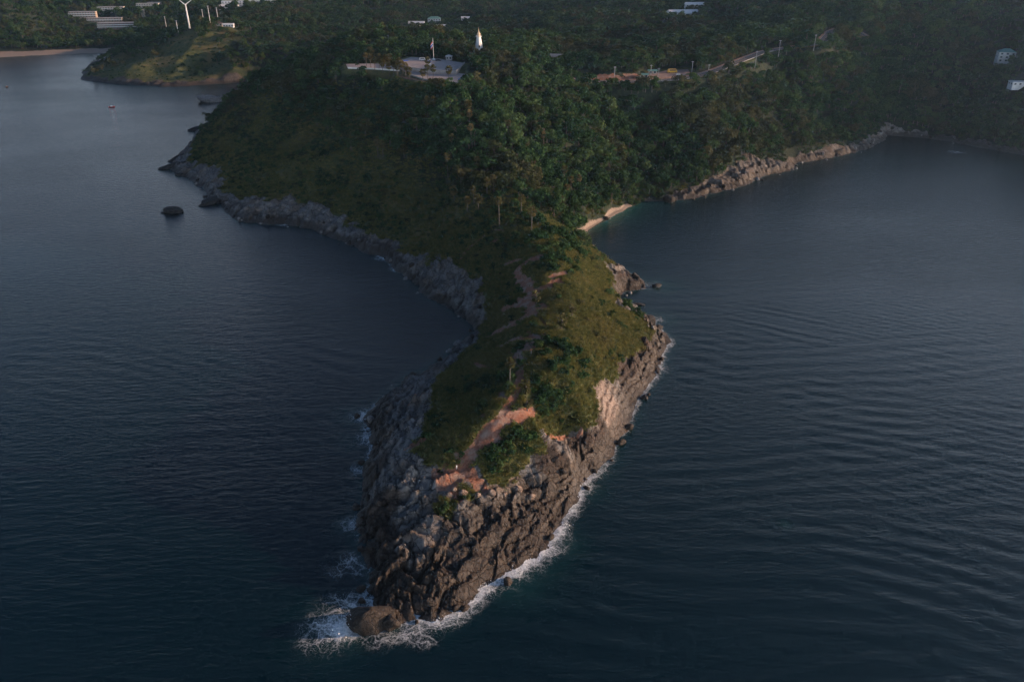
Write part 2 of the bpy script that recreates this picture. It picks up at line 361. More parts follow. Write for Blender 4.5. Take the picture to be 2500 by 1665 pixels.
class B:
    """collects boxes, prisms and tubes into one mesh"""
    def __init__(s): s.v = []; s.f = []
    def add(s, V, F):
        n = len(s.v); s.v += [tuple(map(float, p)) for p in V]; s.f += [tuple(i + n for i in q) for q in F]; return s
    def box(s, x0, x1, y0, y1, z0, z1):
        return s.add([(x0,y0,z0),(x1,y0,z0),(x1,y1,z0),(x0,y1,z0),(x0,y0,z1),(x1,y0,z1),(x1,y1,z1),(x0,y1,z1)],
                     [(0,3,2,1),(4,5,6,7),(0,1,5,4),(1,2,6,5),(2,3,7,6),(3,0,4,7)])
    def lathe(s, prof, n=10, x=0, y=0):
        V = []; F = []
        for r, z in prof:
            for i in range(n): V.append((x + r * math.cos(2 * math.pi * i / n), y + r * math.sin(2 * math.pi * i / n), z))
        for k in range(len(prof) - 1):
            for i in range(n):
                j = (i + 1) % n; F.append((k*n+i, k*n+j, (k+1)*n+j, (k+1)*n+i))
        F.append(tuple(range(n - 1, -1, -1))); F.append(tuple((len(prof)-1)*n + i for i in range(n)))
        return s.add(V, F)
    def tube(s, P, rad, n=6):
        P = [Vector(p) for p in P]; V = []; F = []
        for k, p in enumerate(P):
            t = (P[min(k+1, len(P)-1)] - P[max(k-1, 0)]).normalized()
            a = t.orthogonal().normalized() if abs(t.z) < .9 else Vector((1, 0, 0)); a = (a - t * a.dot(t)).normalized(); b = t.cross(a)
            r = rad[k] if hasattr(rad, '__len__') else rad
            for i in range(n): V.append(p + a * r * math.cos(2*math.pi*i/n) + b * r * math.sin(2*math.pi*i/n))
        for k in range(len(P) - 1):
            for i in range(n):
                j = (i + 1) % n; F.append((k*n+i, k*n+j, (k+1)*n+j, (k+1)*n+i))
        F.append(tuple(range(n - 1, -1, -1))); F.append(tuple((len(P)-1)*n + i for i in range(n)))
        return s.add(V, F)
    def gable(s, x0, x1, y0, y1, z0, h, o=.5):
        ym = (y0 + y1) / 2; x0 -= o; x1 += o; y0 -= o; y1 += o
        return s.add([(x0,y0,z0),(x1,y0,z0),(x1,y1,z0),(x0,y1,z0),(x0,ym,z0+h),(x1,ym,z0+h)], [(0,1,5,4),(2,3,4,5),(0,4,3),(1,2,5),(0,3,2,1)])
    def hip(s, x0, x1, y0, y1, z0, h, o=.5):
        ym = (y0 + y1) / 2; x0 -= o; x1 += o; y0 -= o; y1 += o; i = min((y1 - y0) / 2, (x1 - x0) / 2 * .98)
        return s.add([(x0,y0,z0),(x1,y0,z0),(x1,y1,z0),(x0,y1,z0),(x0+i,ym,z0+h),(x1-i,ym,z0+h)], [(0,1,5,4),(2,3,4,5),(0,4,3),(1,2,5),(0,3,2,1)])
    def mesh(s, name, smooth=False):
        me = bpy.data.meshes.new(name); me.from_pydata(s.v, [], s.f); me.update()
        if smooth: me.polygons.foreach_set('use_smooth', [True] * len(me.polygons))
        return me
    def obj(s, name, mat, parent=None, loc=None, rot=None, smooth=False):
        return link(name, s.mesh(name, smooth), parent, loc, rot, mat)

# ------------------------------------------------------------------ materials
class N:
    def __init__(s, name):
        s.m = bpy.data.materials.new(name); s.m.use_nodes = True; s.t = s.m.node_tree; s.t.nodes.clear()
    def new(s, t, **k):
        n = s.t.nodes.new(t)
        for a, b in k.items(): setattr(n, a, b)
        return n
    def put(s, i, v):
        if hasattr(v, 'links') or isinstance(v, bpy.types.NodeSocket): s.t.links.new(v, i)
        elif isinstance(v, (int, float)) and i.type == 'RGBA': i.default_value = (v, v, v, 1)
        elif isinstance(v, tuple) and len(v) == 3 and i.type == 'RGBA': i.default_value = (*v, 1)
        else: i.default_value = v
    def math(s, op, a, b=0.0, c=0.0, clamp=False):
        n = s.new('ShaderNodeMath', operation=op, use_clamp=clamp)
        for i, v in enumerate((a, b, c)): s.put(n.inputs[i], v)
        return n.outputs[0]
    def mix(s, f, a, b, t='RGBA', bl='MIX'):
        n = s.new('ShaderNodeMix', data_type=t, blend_type=bl) if t == 'RGBA' else s.new('ShaderNodeMix', data_type=t)
        if t == 'RGBA': i, o = (0, 6, 7), 2
        else: i, o = (0, 2, 3), 0
        for k, v in zip(i, (f, a, b)): s.put(n.inputs[k], v)
        return n.outputs[o]
    def noise(s, vec, scale, detail=3.0, rough=.55, dist=0.0):
        n = s.new('ShaderNodeTexNoise'); s.put(n.inputs['Vector'], vec)
        for k, v in (('Scale', scale), ('Detail', detail), ('Roughness', rough), ('Distortion', dist)): n.inputs[k].default_value = v
        return n.outputs['Fac']
    def vor(s, vec, scale, feature='DISTANCE_TO_EDGE', out='Distance'):
        n = s.new('ShaderNodeTexVoronoi', feature=feature); s.put(n.inputs['Vector'], vec); n.inputs['Scale'].default_value = scale
        return n.outputs[out]
    def ramp(s, f, a, b):
        n = s.new('ShaderNodeMapRange', interpolation_type='SMOOTHSTEP'); s.put(n.inputs[0], f)
        s.put(n.inputs[1], a); s.put(n.inputs[2], b)
        return n.outputs[0]
    def at(s, name, t='GEOMETRY'): 
        n = s.new('ShaderNodeAttribute', attribute_name=name, attribute_type=t); return n.outputs['Fac']
    def pos(s): return s.new('ShaderNodeNewGeometry').outputs['Position']
    def map(s, vec, sc=(1, 1, 1), rot=(0, 0, 0)):
        n = s.new('ShaderNodeMapping'); s.put(n.inputs[0], vec); n.inputs['Scale'].default_value = sc; n.inputs['Rotation'].default_value = rot
        return n.outputs[0]
    def bump(s, h, dist=1.0, strength=1.0, nrm=None):
        n = s.new('ShaderNodeBump'); s.put(n.inputs['Height'], h); n.inputs['Distance'].default_value = dist; s.put(n.inputs['Strength'], strength)
        if nrm is not None: s.put(n.inputs['Normal'], nrm)
        return n.outputs[0]
    def bsdf(s, color, rough=.8, spec=.3, normal=None, **k):
        n = s.new('ShaderNodeBsdfPrincipled'); s.put(n.inputs['Base Color'], color); s.put(n.inputs['Roughness'], rough)
        s.put(n.inputs['Specular IOR Level'], spec)
        if normal is not None: s.put(n.inputs['Normal'], normal)
        for a, b in k.items(): s.put(n.inputs[a], b)
        return n.outputs[0]
    def out(s, sh):
        o = s.new('ShaderNodeOutputMaterial'); s.t.links.new(sh, o.inputs['Surface']); return s.m

def plain(name, col, rough=.6, var=.12, scale=1.5, spec=.3):
    n = N(name); tc = n.new('ShaderNodeTexCoord').outputs['Object']
    f = n.noise(tc, scale, 4, .6)
    c = n.mix(n.ramp(f, .3, .7), tuple(x * (1 - var) for x in col), tuple(min(1, x * (1 + var)) for x in col))
    return n.out(n.bsdf(c, rough, spec))

def ground_material():
    n = N('ground'); p = n.pos()
    rock, dirt, sand = n.at('rock'), n.at('dirt'), n.at('sand')
    z = n.new('ShaderNodeSeparateXYZ'); n.put(z.inputs[0], p); zz = z.outputs[2]
    big = n.noise(p, .03, 4); mid = n.noise(p, .22, 5, .6); fin = n.noise(p, 1.3, 5, .65); fin2 = n.noise(p, 4.5, 3, .6)
    # grass
    g = n.mix(n.ramp(mid, .35, .65), (.06, .08, .027), (.14, .142, .048))
    g = n.mix(n.ramp(fin, .35, .68), n.mix(.55, g, (.018, .026, .008)), g)
    g = n.mix(n.ramp(big, .5, .68), g, (.16, .12, .042))
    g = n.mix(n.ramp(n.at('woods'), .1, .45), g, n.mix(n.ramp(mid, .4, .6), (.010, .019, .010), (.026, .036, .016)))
    # rock: weathered grey with tan staining, darker crack lines, black wet band at the sea
    r = n.mix(n.ramp(mid, .3, .7), (.165, .16, .155), (.29, .27, .25))
    r = n.mix(n.ramp(n.noise(p, .09, 4), .45, .7), r, (.24, .175, .125))
    r = n.mix(n.ramp(fin, .3, .75), n.mix(.5, r, (.10, .095, .09)), r)
    r = n.mix(n.math('MULTIPLY', n.ramp(fin2, .52, .7), .35), r, (.09, .085, .08))
    pm = n.map(p, (1, 1, 1.4), (.25, .2, .9))
    pd = n.new('ShaderNodeVectorMath', operation='ADD'); n.put(pd.inputs[0], pm)
    nc = n.new('ShaderNodeTexNoise'); n.put(nc.inputs['Vector'], p); nc.inputs['Scale'].default_value = .5; nc.inputs['Detail'].default_value = 4
    sc = n.new('ShaderNodeVectorMath', operation='SCALE'); n.put(sc.inputs[0], nc.outputs['Color']); sc.inputs['Scale'].default_value = 2.4
    n.put(pd.inputs[1], sc.outputs[0]); pv = pd.outputs[0]
    c1 = n.vor(pv, .26); c2 = n.vor(pv, .8)
    some = n.ramp(n.noise(p, .16, 3), .42, .62)
    crk = n.math('MINIMUM', n.ramp(c1, .0, .06), n.mix(n.mix(some, 1.0, .35, 'FLOAT'), n.ramp(c2, .0, .07), 1.0, 'FLOAT'))
    r = n.mix(n.math('MULTIPLY', n.ramp(n.noise(n.map(p, (1.2, 1.2, .25)), .35, 4, .65), .5, .68), .6), r, (.075, .068, .062))
    r = n.mix(n.math('MULTIPLY', n.math('SUBTRACT', 1.0, crk), .75), r, (.035, .03, .027))
    r = n.mix(n.math('MULTIPLY', n.at('pale'), .7), r, n.mix(n.ramp(fin, .3, .7), (.18, .13, .10), (.36, .27, .215)))
    r = n.mix(n.math('MULTIPLY', n.at('stain'), .88), r, n.mix(n.ramp(fin, .3, .72), (.018, .013, .010), n.mix(n.ramp(mid, .42, .7), (.045, .027, .018), (.10, .064, .045))))
    wl_ = n.math('ADD', zz, n.math('MULTIPLY', n.math('SUBTRACT', mid, .5), 7.0))
    wet = n.math('SUBTRACT', 1.0, n.ramp(n.math('SUBTRACT', wl_, n.math('MULTIPLY', n.at('surf'), 8.0)), .8, 4.5))
    r = n.mix(n.math('MULTIPLY', wet, .85), r, n.mix(n.ramp(fin, .35, .7), (.018, .014, .011), (.052, .035, .023)))
    # bare soil
    d = n.mix(n.ramp(fin, .3, .7), (.20, .075, .045), (.34, .16, .10))
    d = n.mix(n.ramp(mid, .42, .68), d, (.31, .225, .18))
    s = n.mix(n.ramp(fin, .3, .7), (.20, .15, .12), (.31, .25, .20))
    dn = n.math('ADD', dirt, n.math('MULTIPLY', n.math('SUBTRACT', fin, .5), .9))
    rn = n.math('ADD', rock, n.math('MULTIPLY', n.math('SUBTRACT', fin, .5), .7))
    rm = n.ramp(rn, .42, .58); dm = n.ramp(dn, .42, .6); sm = n.ramp(n.math('ADD', sand, n.math('MULTIPLY', n.math('SUBTRACT', fin, .5), .4)), .4, .6)
    col = n.mix(sm, n.mix(dm, n.mix(rm, g, r), d), s)
    hr = n.math('ADD', n.math('MULTIPLY', crk, .5), n.math('MULTIPLY', fin, .6))
    hg = n.math('ADD', n.math('MULTIPLY', fin, .9), n.math('MULTIPLY', fin2, .5))
    h = n.mix(rm, hg, hr, 'FLOAT')
    nb = n.bump(h, .9, n.mix(sm, .8, .12, 'FLOAT'))
    rough = n.mix(n.math('MULTIPLY', wet, rm), .9, .5, 'FLOAT')
    return n.out(n.bsdf(col, rough, .25, nb))

def sea_material():
    n = N('sea'); p = n.pos()
    foam, shal = n.at('foam'), n.at('shallow')
    q = n.map(p, (.34, 1.0, 1), (0, 0, R(-14))); q2 = n.map(p, (.45, 1.0, 1), (0, 0, R(22)))
    a = n.noise(q, .55, 3, .55, .4); b = n.noise(q2, 1.5, 3, .6, .3); c = n.noise(p, .02, 3, .5)
    h = n.math('ADD', n.math('MULTIPLY', a, 1.0), n.math('MULTIPLY', b, .5))
    gust = n.ramp(n.noise(n.map(p, (.5, 1, 1), (0, 0, R(-20))), .012, 4, .6), .35, .68)
    nb = n.bump(h, .32, n.mix(gust, .8, 1.15, 'FLOAT'))
    col = n.mix(shal, (.0, .0090, .0125), (.02, .10, .085))
    water = n.bsdf(col, n.mix(gust, .08, .13, 'FLOAT'), .5, nb, IOR=1.333)
    # lacy surf
    w = n.new('ShaderNodeTexNoise'); n.put(w.inputs['Vector'], p); w.inputs['Scale'].default_value = .22; w.inputs['Detail'].default_value = 5
    sc = n.new('ShaderNodeVectorMath', operation='SCALE'); n.put(sc.inputs[0], w.outputs['Color']); sc.inputs['Scale'].default_value = 7.0
    ad = n.new('ShaderNodeVectorMath', operation='ADD'); n.put(ad.inputs[0], p); n.put(ad.inputs[1], sc.outputs[0]); pv = ad.outputs[0]
    e1 = n.vor(pv, .24); e2 = n.vor(pv, .95)
    lace = n.math('MINIMUM', n.math('MULTIPLY', e1, 1.0), n.math('MULTIPLY', e2, 1.6))
    fine = n.noise(p, 1.8, 5, .65); pat = n.noise(p, .13, 4, .6)
    k = n.math('ADD', foam, n.math('MULTIPLY', n.math('SUBTRACT', pat, .5), .9))
    th = n.math('MULTIPLY', n.math('SUBTRACT', k, .25), .33)
    th = n.math('ADD', th, n.math('MULTIPLY', n.math('SUBTRACT', fine, .5), .22))
    m = n.math('MULTIPLY', n.ramp(n.math('SUBTRACT', th, lace), -.10, .20), n.ramp(foam, .02, .22))
    soft = n.math('MULTIPLY', n.ramp(n.math('ADD', k, n.math('MULTIPLY', n.math('SUBTRACT', fine, .5), .5)), .3, 1.05), .7)
    m = n.math('MAXIMUM', m, soft)
    core = n.ramp(n.math('ADD', foam, n.math('MULTIPLY', n.math('SUBTRACT', fine, .5), .7)), .72, 1.0)
    m = n.math('MAXIMUM', m, n.math('MULTIPLY', core, .95))
    white = n.bsdf(n.mix(n.ramp(fine, .3, .65), (.42, .5, .52), (.82, .83, .84)), .8, .2, n.bump(fine, .4, .8))
    ms = n.new('ShaderNodeMixShader'); n.put(ms.inputs[0], m); n.put(ms.inputs[1], water); n.put(ms.inputs[2], white)
    return n.out(ms.outputs[0])

def leaf_material(name, dark, light, warm):
    n = N(name); p = n.pos(); oi = n.new('ShaderNodeObjectInfo').outputs['Random']
    big = n.noise(p, .035, 3); f = n.noise(p, .7, 3)
    c = n.mix(n.ramp(f, .35, .65), dark, light)
    c = n.mix(n.math('MULTIPLY', n.ramp(big, .5, .68), .4), c, warm)
    c = n.mix(n.math('MULTIPLY', n.ramp(oi, .55, 1.0), .5), c, tuple(x * 1.3 for x in warm))
    c = n.mix(n.ramp(oi, .0, .35), n.mix(.5, c, dark), c)
    d = n.new('ShaderNodeBsdfDiffuse'); n.put(d.inputs[0], c)
    t = n.new('ShaderNodeBsdfTranslucent'); n.put(t.inputs[0], c)
    ms = n.new('ShaderNodeMixShader'); ms.inputs[0].default_value = .32; n.put(ms.inputs[1], d.outputs[0]); n.put(ms.inputs[2], t.outputs[0])
    return n.out(ms.outputs[0])

M = {}
M['ground'] = ground_material(); M['sea'] = sea_material()
M['leaf0'] = leaf_material('leaf_dark_green', (.010, .028, .014), (.042, .088, .036), (.054, .084, .028))
M['leaf1'] = leaf_material('leaf_mid_green', (.015, .040, .017), (.066, .118, .042), (.080, .105, .036))
M['leaf2'] = leaf_material('leaf_olive_brown', (.024, .036, .018), (.072, .084, .036), (.09, .08, .038))
M['palmleaf'] = leaf_material('palm_leaf', (.045, .048, .02), (.13, .115, .05), (.16, .12, .055))
M['grass'] = leaf_material('grass_blades', (.072, .094, .030), (.165, .162, .054), (.215, .17, .064))
M['bark'] = plain('bark', (.12, .095, .075), .9, .35, 3)
M['palmbark'] = plain('palm_bark', (.12, .10, .085), .9, .3, 3)
M['white'] = plain('white_paint', (.76, .75, .72), .5, .06, .6)
M['cream'] = plain('cream_render', (.55, .46, .36), .8, .12, .5)
M['tan'] = plain('tan_render', (.34, .26, .20), .8, .15, .5)
M['brown'] = plain('brown_tiles', (.16, .10, .075), .8, .25, 1.2)
M['terracotta'] = plain('terracotta_tiles', (.33, .13, .075), .8, .2, 1.2)
M['greenroof'] = plain('green_roof', (.12, .25, .22), .6, .15, 1.2)
M['whiteroof'] = plain('white_roof_sheet', (.72, .70, .68), .5, .08, .4)
M['concrete'] = plain('concrete', (.36, .34, .32), .85, .15, .5)
M['paving'] = plain('paving', (.33, .29, .28), .85, .12, .35)
M['asphalt'] = plain('asphalt', (.11, .108, .11), .85, .2, .4)
M['gravel'] = plain('brick_red_paving', (.30, .20, .16), .9, .2, .4)
M['yellow'] = plain('yellow_paint', (.75, .42, .06), .5, .08, .8)
M['blue'] = plain('blue_tarpaulin', (.03, .10, .42), .6, .15, 1)
M['red'] = plain('red_paint', (.6, .04, .03), .5, .08, 1)
M['gold'] = plain('gilded_finial', (.62, .45, .28), .4, .12, 1)
M['steel'] = plain('grey_steel', (.45, .46, .47), .45, .08, 1)
M['darkpaint'] = plain('dark_paint', (.03, .03, .035), .4, .15, 1)
M['glass'] = plain('window_glass', (.03, .04, .05), .12, .2, .3, .6)
M['tyre'] = plain('tyre_rubber', (.02, .02, .02), .9, .1, 2)

# ------------------------------------------------------------------ land mesh, finer near the cape
def ring_mesh(rs, th):
    Rr, T = np.meshgrid(rs, th, indexing='ij'); return Rr * np.sin(T), Rr * np.cos(T)
def quads(nr, nt, off=0):
    i = np.arange(nr - 1)[:, None] * nt + np.arange(nt - 1)[None, :]
    return np.stack([i, i + 1, i + nt + 1, i + nt], -1).reshape(-1, 4)[:, ::-1] + off
TH = np.linspace(R(-52), R(52), 1071)
r1 = np.concatenate([np.arange(150, 430, .5), np.arange(430, 840, 1.0)])
r2 = np.concatenate([np.arange(840, 1320, 2.6), 1320 * 1.0055 ** np.arange(0, 200)]); r2 = r2[r2 < 3900]
x1, y1 = ring_mesh(r1, TH); x2, y2 = ring_mesh(np.concatenate([[r1[-1]], r2]), TH[::2])
def dirt_mask(x, y): return np.zeros(x.shape)

# photo bearings of bare-soil paths: (points, half width in metres)
PATHS = [([(1238,668),(1262,660)], 1.6), ([(1245,700),(1262,712)], 1.2), ([(1175,742),(1190,748)], 1.4), ([(1150,905),(1158,915)], 1.2), ([(1215,770),(1228,778)], 1.6), ([(1120,790),(1150,782)], 1.2), ([(1100,962),(1112,958)], 1.0), ([(1268,640),(1300,632)], 1.1), ([(1150,840),(1165,845)], 1.0),
         ([(1030,1100),(1060,1078),(1090,1040),(1110,1005),(1135,975),(1160,950),(1185,910),(1195,870),(1200,835)], 1.5),
         ([(1120,1010),(1140,990),(1170,960),(1200,955),(1215,952)], 2.1), ([(1095,1030),(1125,985)], 1.5),
         ([(1200,835),(1190,812),(1210,795),(1240,785)], 1.8), ([(1140,800),(1190,785),(1250,775)], 2.0), ([(1170,815),(1230,800)], 1.3),
         ([(1130,770),(1165,755),(1200,735),(1225,720),(1215,705)], 2.6), ([(1225,718),(1240,735),(1258,758)], .8),
         ([(1160,715),(1205,695),(1220,680),(1205,660),(1198,640)], 2.0), ([(1220,685),(1250,665),(1290,648)], 1.5), ([(1210,650),(1225,675)], 2.6),
         ([(1196,640),(1192,622),(1205,605),(1240,595),(1275,588)], 1.7), ([(1160,612),(1200,600)], .9),
         ([(1060,600),(1080,575),(1110,550),(1130,535),(1160,530)], .6), ([(1130,560),(1165,548)], .9),
         ([(1020,1105),(1060,1090),(1090,1105),(1110,1128)], 2.4), ([(1045,1160),(1060,1140),(1030,1120)], 1.2), ([(1000,1090),(1040,1060),(1080,1040)], 1.0),
         ([(930,1040),(990,1000),(1010,985)], .9), ([(940,930),(990,905)], .8), ([(1090,840),(1130,850)], 1.0),
         ([(1260,1004),(1300,1012),(1335,1004)], .7), ([(1110,400),(1130,392)], .8),
         ([(1285,182),(1400,184),(1500,182),(1580,176)], 2.6), ([(1440,178),(1560,172)], 2.0), ([(965,178),(935,176)], 1.0), ([(1000,192),(900,175)], 1.2)]
SAND = [[G3(1330,548)[:2], G3(1340,528)[:2], G3(1385,500)[:2], G3(1400,496)[:2]], [G3(1398,497)[:2], G3(1425,483)[:2], G3(1450,470)[:2], G3(1500,463)[:2]]]
PW = []
for pts, hw in PATHS:
    a = resample(np.array(pts, float), 8.0)
    X, Y, Z = hit(a[:, 0], a[:, 1]); PW.append((np.stack([X, Y], 1), hw))
SLABS = []   # bare rock away from the shore: bearings of a centre and radius in metres
for u, v, r in [(1400,925,6),(1020,1105,2)]:
    X, Y, Z = hit(u, v); SLABS.append((X[0], Y[0], r))
GREEN = []   # grass and herbs holding on the rock
for u, v, r in [(1025,1172,4.2),(1078,1140,3.4),(1010,1000,5),(985,1030,3),(1030,1050,3),(1135,1090,3)]:
    X, Y, Z = hit(u, v); GREEN.append((X[0], Y[0], r))
DARK = []    # algae-dark and stained rock: bearings of a centre, radius in metres
for u, v, r in [(1495,830,13),(1440,885,9),(1430,1005,9),(1530,785,7),(1455,840,13),(1480,800,9),(1400,1025,9),(1340,1050,8),(1270,1065,8),(1505,745,9),(1450,655,11),(1425,690,7),(1210,1240,13),(1270,1180,9),(1140,1310,11),(1040,1360,13),(960,1370,13),(880,1340,13),(870,1190,9),(860,1090,7),(870,1260,12),(850,980,6)]:
    X, Y, Z = hit(u, v); DARK.append((X[0], Y[0], r))
def stain(x, y):
    k = np.zeros(x.shape)
    for X, Y, r in DARK:
        m = np.hypot(x - X, y - Y) < r * 2
        k[m] = np.maximum(k[m], 1 - sst(.55, 1.15, np.hypot(x[m] - X, y[m] - Y) / r + .6 * fbm(x[m] / 5, y[m] / 5, 4, 63)))
    k = np.maximum(k, .7 * ((y > 930) & (x < -200)))
    return np.maximum(k, .55 * sst(100, 140, x) * (1 - sst(260, 330, x)) * (y > 450))
def pale(x, y):
    k = np.zeros(x.shape)
    for X, Y, r in SMOOTH[:2]:
        m = np.hypot(x - X, y - Y) < 2 * r; k[m] = np.maximum(k[m], 1 - sst(.6, 1.1, np.hypot(x[m] - X, y[m] - Y) / r + .5 * fbm(x[m] / 4, y[m] / 4, 3, 67)))
    return k
def masks(x, y, d, rock):
    dirt = np.zeros(x.shape); sand = np.zeros(x.shape)
    for P, hw in PW:
        lo = P.min(0) - 12; hi = P.max(0) + 12
        m = (x > lo[0]) & (x < hi[0]) & (y > lo[1]) & (y < hi[1])
        if not m.any(): continue
        q = polyd(x[m], y[m], P, False)
        dirt[m] = np.maximum(dirt[m], 1 - sst(.45, 1.4, q / (1.3 * hw) + 1.0 * fbm(x[m] / 3.5, y[m] / 3.5, 4, 59)))
    for X, Y, r in SLABS:
        q = np.hypot(x - X, y - Y) / r + .5 * fbm(x / 6, y / 6, 3, 51); rock = np.maximum(rock, 1 - sst(.75, 1.05, q))
    for X, Y, r in GREEN:
        q = np.hypot(x - X, y - Y) / r + .5 * fbm(x / 4, y / 4, 3, 53); k = 1 - sst(.7, 1.0, q); rock = rock * (1 - k); dirt = dirt * (1 - k)
    sm = (np.hypot(x - 62, y - 506) < 42)
    if sm.any():
        q = np.minimum(polyd(x[sm], y[sm], SAND[0], False), polyd(x[sm], y[sm], SAND[1], False))
        sand[sm] = (1 - sst(2.6, 4.6, q)) * (d[sm] > -6) * (1 - sst(2.2, 4.2, d[sm]))
    fb = (x < -560) & (y > 1150) & (y < 1500); sand = np.where(fb, 1 - sst(30, 38, d), sand)
    rock = rock * (1 - sst(.3, .6, sand))
    return rock, dirt, sand
def land_part(x, y):
    sh = x.shape; x = x.ravel(); y = y.ravel()
    d0 = field('d', x, y); m = d0 > -14
    z = np.full(x.shape, -9.0); rk = np.zeros(x.shape); dd = np.full(x.shape, -99.0); di = np.zeros(x.shape); sa = np.zeros(x.shape)
    dx, w, f = coast_dist(x[m], y[m]) if m.sum() < 9e5 else (field('d', x[m], y[m]), field('w', x[m], y[m]), 0)
    zz, r, d = ground(x[m], y[m], dx, w)
    r, dm, sm = masks(x[m], y[m], d, r)
    zz = zz - .35 * sst(.4, 1, dm) * (1 - sst(.3, .7, r))
    flat = sst(.3, .7, sm); zz = zz * (1 - flat) + flat * np.minimum(zz, .25 + np.maximum(d, -4) * .14)
    z[m] = zz; rk[m] = r; dd[m] = d; di[m] = dm; sa[m] = sm
    return z.reshape(sh), rk, dd, di, sa
za, rka, da, dia, saa = land_part(x1, y1); zb, rkb, db, dib, sab = land_part(x2, y2)
# stitch the two densities
zb[0] = za[-1, ::2]; x1[-1, 1:-1:2] = (x1[-1, :-2:2] + x1[-1, 2::2]) / 2; y1[-1, 1:-1:2] = (y1[-1, :-2:2] + y1[-1, 2::2]) / 2
za[-1, 1:-1:2] = (za[-1, :-2:2] + za[-1, 2::2]) / 2
V = np.vstack([np.stack([x1.ravel(), y1.ravel(), za.ravel()], 1), np.stack([x2.ravel(), y2.ravel(), zb.ravel()], 1)])
RK, DD, DI, SA = [np.concatenate(t) for t in ((rka, rkb), (da, db), (dia, dib), (saa, sab))]
ST = stain(V[:, 0], V[:, 1]); PL = pale(V[:, 0], V[:, 1]); ST = ST * (1 - PL); TT = np.concatenate([field('t', x1.ravel(), y1.ravel()), field('t', x2.ravel(), y2.ravel())]); SF = np.concatenate([field('f', x1.ravel(), y1.ravel()), field('f', x2.ravel(), y2.ravel())])
Fq = np.vstack([quads(*x1.shape), quads(*x2.shape, off=x1.size)])
Fq = Fq[V[Fq, 2].max(1) > -1.6]
# vertex normals of the whole sheet, kept on its pieces so that no seam shows
nrm = np.zeros_like(V); a = V[Fq[:, 2]] - V[Fq[:, 0]]; b = V[Fq[:, 3]] - V[Fq[:, 1]]; fn = np.cross(a, b)
for k in range(4): np.add.at(nrm, Fq[:, k], fn)
ln = np.linalg.norm(nrm, axis=1, keepdims=True); nrm = nrm / np.where(ln > 0, ln, 1); nrm[ln[:, 0] == 0] = (0, 0, 1)
fr, fd, fs = RK[Fq].mean(1), DI[Fq].mean(1), SA[Fq].mean(1); fy = V[Fq, 1].mean(1)
cls = np.zeros(len(Fq), int); cls[fr > .5] = 1; cls[fd > .5] = 2; cls[fs > .5] = 3
for c, nm in enumerate(('hillside_ground', 'shore_rock', 'dirt_path', 'sand_beach')):
    f = Fq[cls == c]
    if not len(f): continue
    ids, inv = np.unique(f, return_inverse=True); f = inv.reshape(-1, 4)
    me = npmesh(nm, V[ids], f, True)
    attr(me, 'rock', RK[ids]); attr(me, 'dirt', DI[ids]); attr(me, 'sand', SA[ids]); attr(me, 'woods', TT[ids]); attr(me, 'surf', SF[ids]); attr(me, 'stain', ST[ids]); attr(me, 'pale', PL[ids])
    me.normals_split_custom_set_from_vertices(nrm[ids].tolist())
    tag(link(nm, me, mat=M['ground']), {'hillside_ground': 'grassy and wooded hills of the cape and the coast behind it', 'shore_rock': 'cracked grey rock and wet black rock along the shores of the cape',
        'dirt_path': 'reddish bare soil footpath along the ridge of the cape', 'sand_beach': 'pale sand of the small cove and the far beach'}[nm], kind='structure')

# ------------------------------------------------------------------ sea
FOAMSPOT = [(790,1444,4.8,1.2),(774,1440,7,.66),(748,1466,6,.5),(800,1400,7,.5),(880,1460,5,.5),(950,1448,5.5,.58),(970,1466,4,.42),(1180,1325,7,.9),(1225,1300,6,.8),(1240,1290,6,.7),(930,1420,4,.7),
            (1345,1125,5,.8),(1520,658,7,.75),(1500,700,6,.5),(1520,735,6,.7),(822,955,6,.8),(826,1010,6,.7),(812,1080,5,.6),(805,1205,4,.7),(800,1300,6,.4),(362,486,8,.5),
            (885,592,7,.7),(905,620,4,.6),(1806,1206,1.3,.7),(1794,1229,1.2,.6),(2200,350,6,.5),(1530,850,4,.6),(1480,998,3,.5),(650,519,4,.5),(1290,1250,5,.8),(1380,1085,4,.7)]
fsp = [(*G(u, v, 0), r, s) for u, v, r, s in FOAMSPOT]
sr = np.concatenate([np.arange(60, 150, 3), np.arange(150, 480, 1.1), np.arange(480, 800, 2.0), np.arange(800, 1340, 6), 1340 * 1.04 ** np.arange(0, 42)])
sth = np.linspace(R(-62), R(62), 640)
sx, sy = ring_mesh(sr, sth); shp = sx.shape; fx, fy_ = sx.ravel(), sy.ravel()
dS = field('d', fx, fy_); fS = field('f', fx, fy_); wS = field('w', fx, fy_)
dS = dS + 2.6 * fbm(fx / 16, fy_ / 16, 4, 3)
off = np.maximum(-dS, 0); near = np.hypot(fx, fy_) < 1300
width = .7 + 3.0 * fS ** 2
foam = fS * np.exp(-(off / width) ** 1.3) * near
for X, Y, r, s in fsp:
    q = ((fx - X) / (1.35 * r)) ** 2 + ((fy_ - Y) / r) ** 2; foam = np.maximum(foam, s * np.exp(-q * 1.1) * (np.exp(-off / 4.5) if X < -40 and Y > 200 or 0 < X < 100 and r < 8 else 1))
cove = np.exp(-((fx - 72) / 45) ** 2 - ((fy_ - 518) / 34) ** 2)
shal = np.exp(-off / 10) * cove + .35 * np.exp(-off / 22) * np.exp(-((fx + 280) / 120) ** 2 - ((fy_ - 960) / 70) ** 2)
shal += .25 * np.exp(-off / 3.5) * near + .3 * np.exp(-off / 18) * (fx < -560) * (fy_ > 1000)
for X, Y, r, s in fsp: shal = np.maximum(shal, .3 * s * np.exp(-((fx - X) ** 2 + (fy_ - Y) ** 2) / (1.6 * r) ** 2) * (s > .65))
zS = np.zeros(fx.shape)
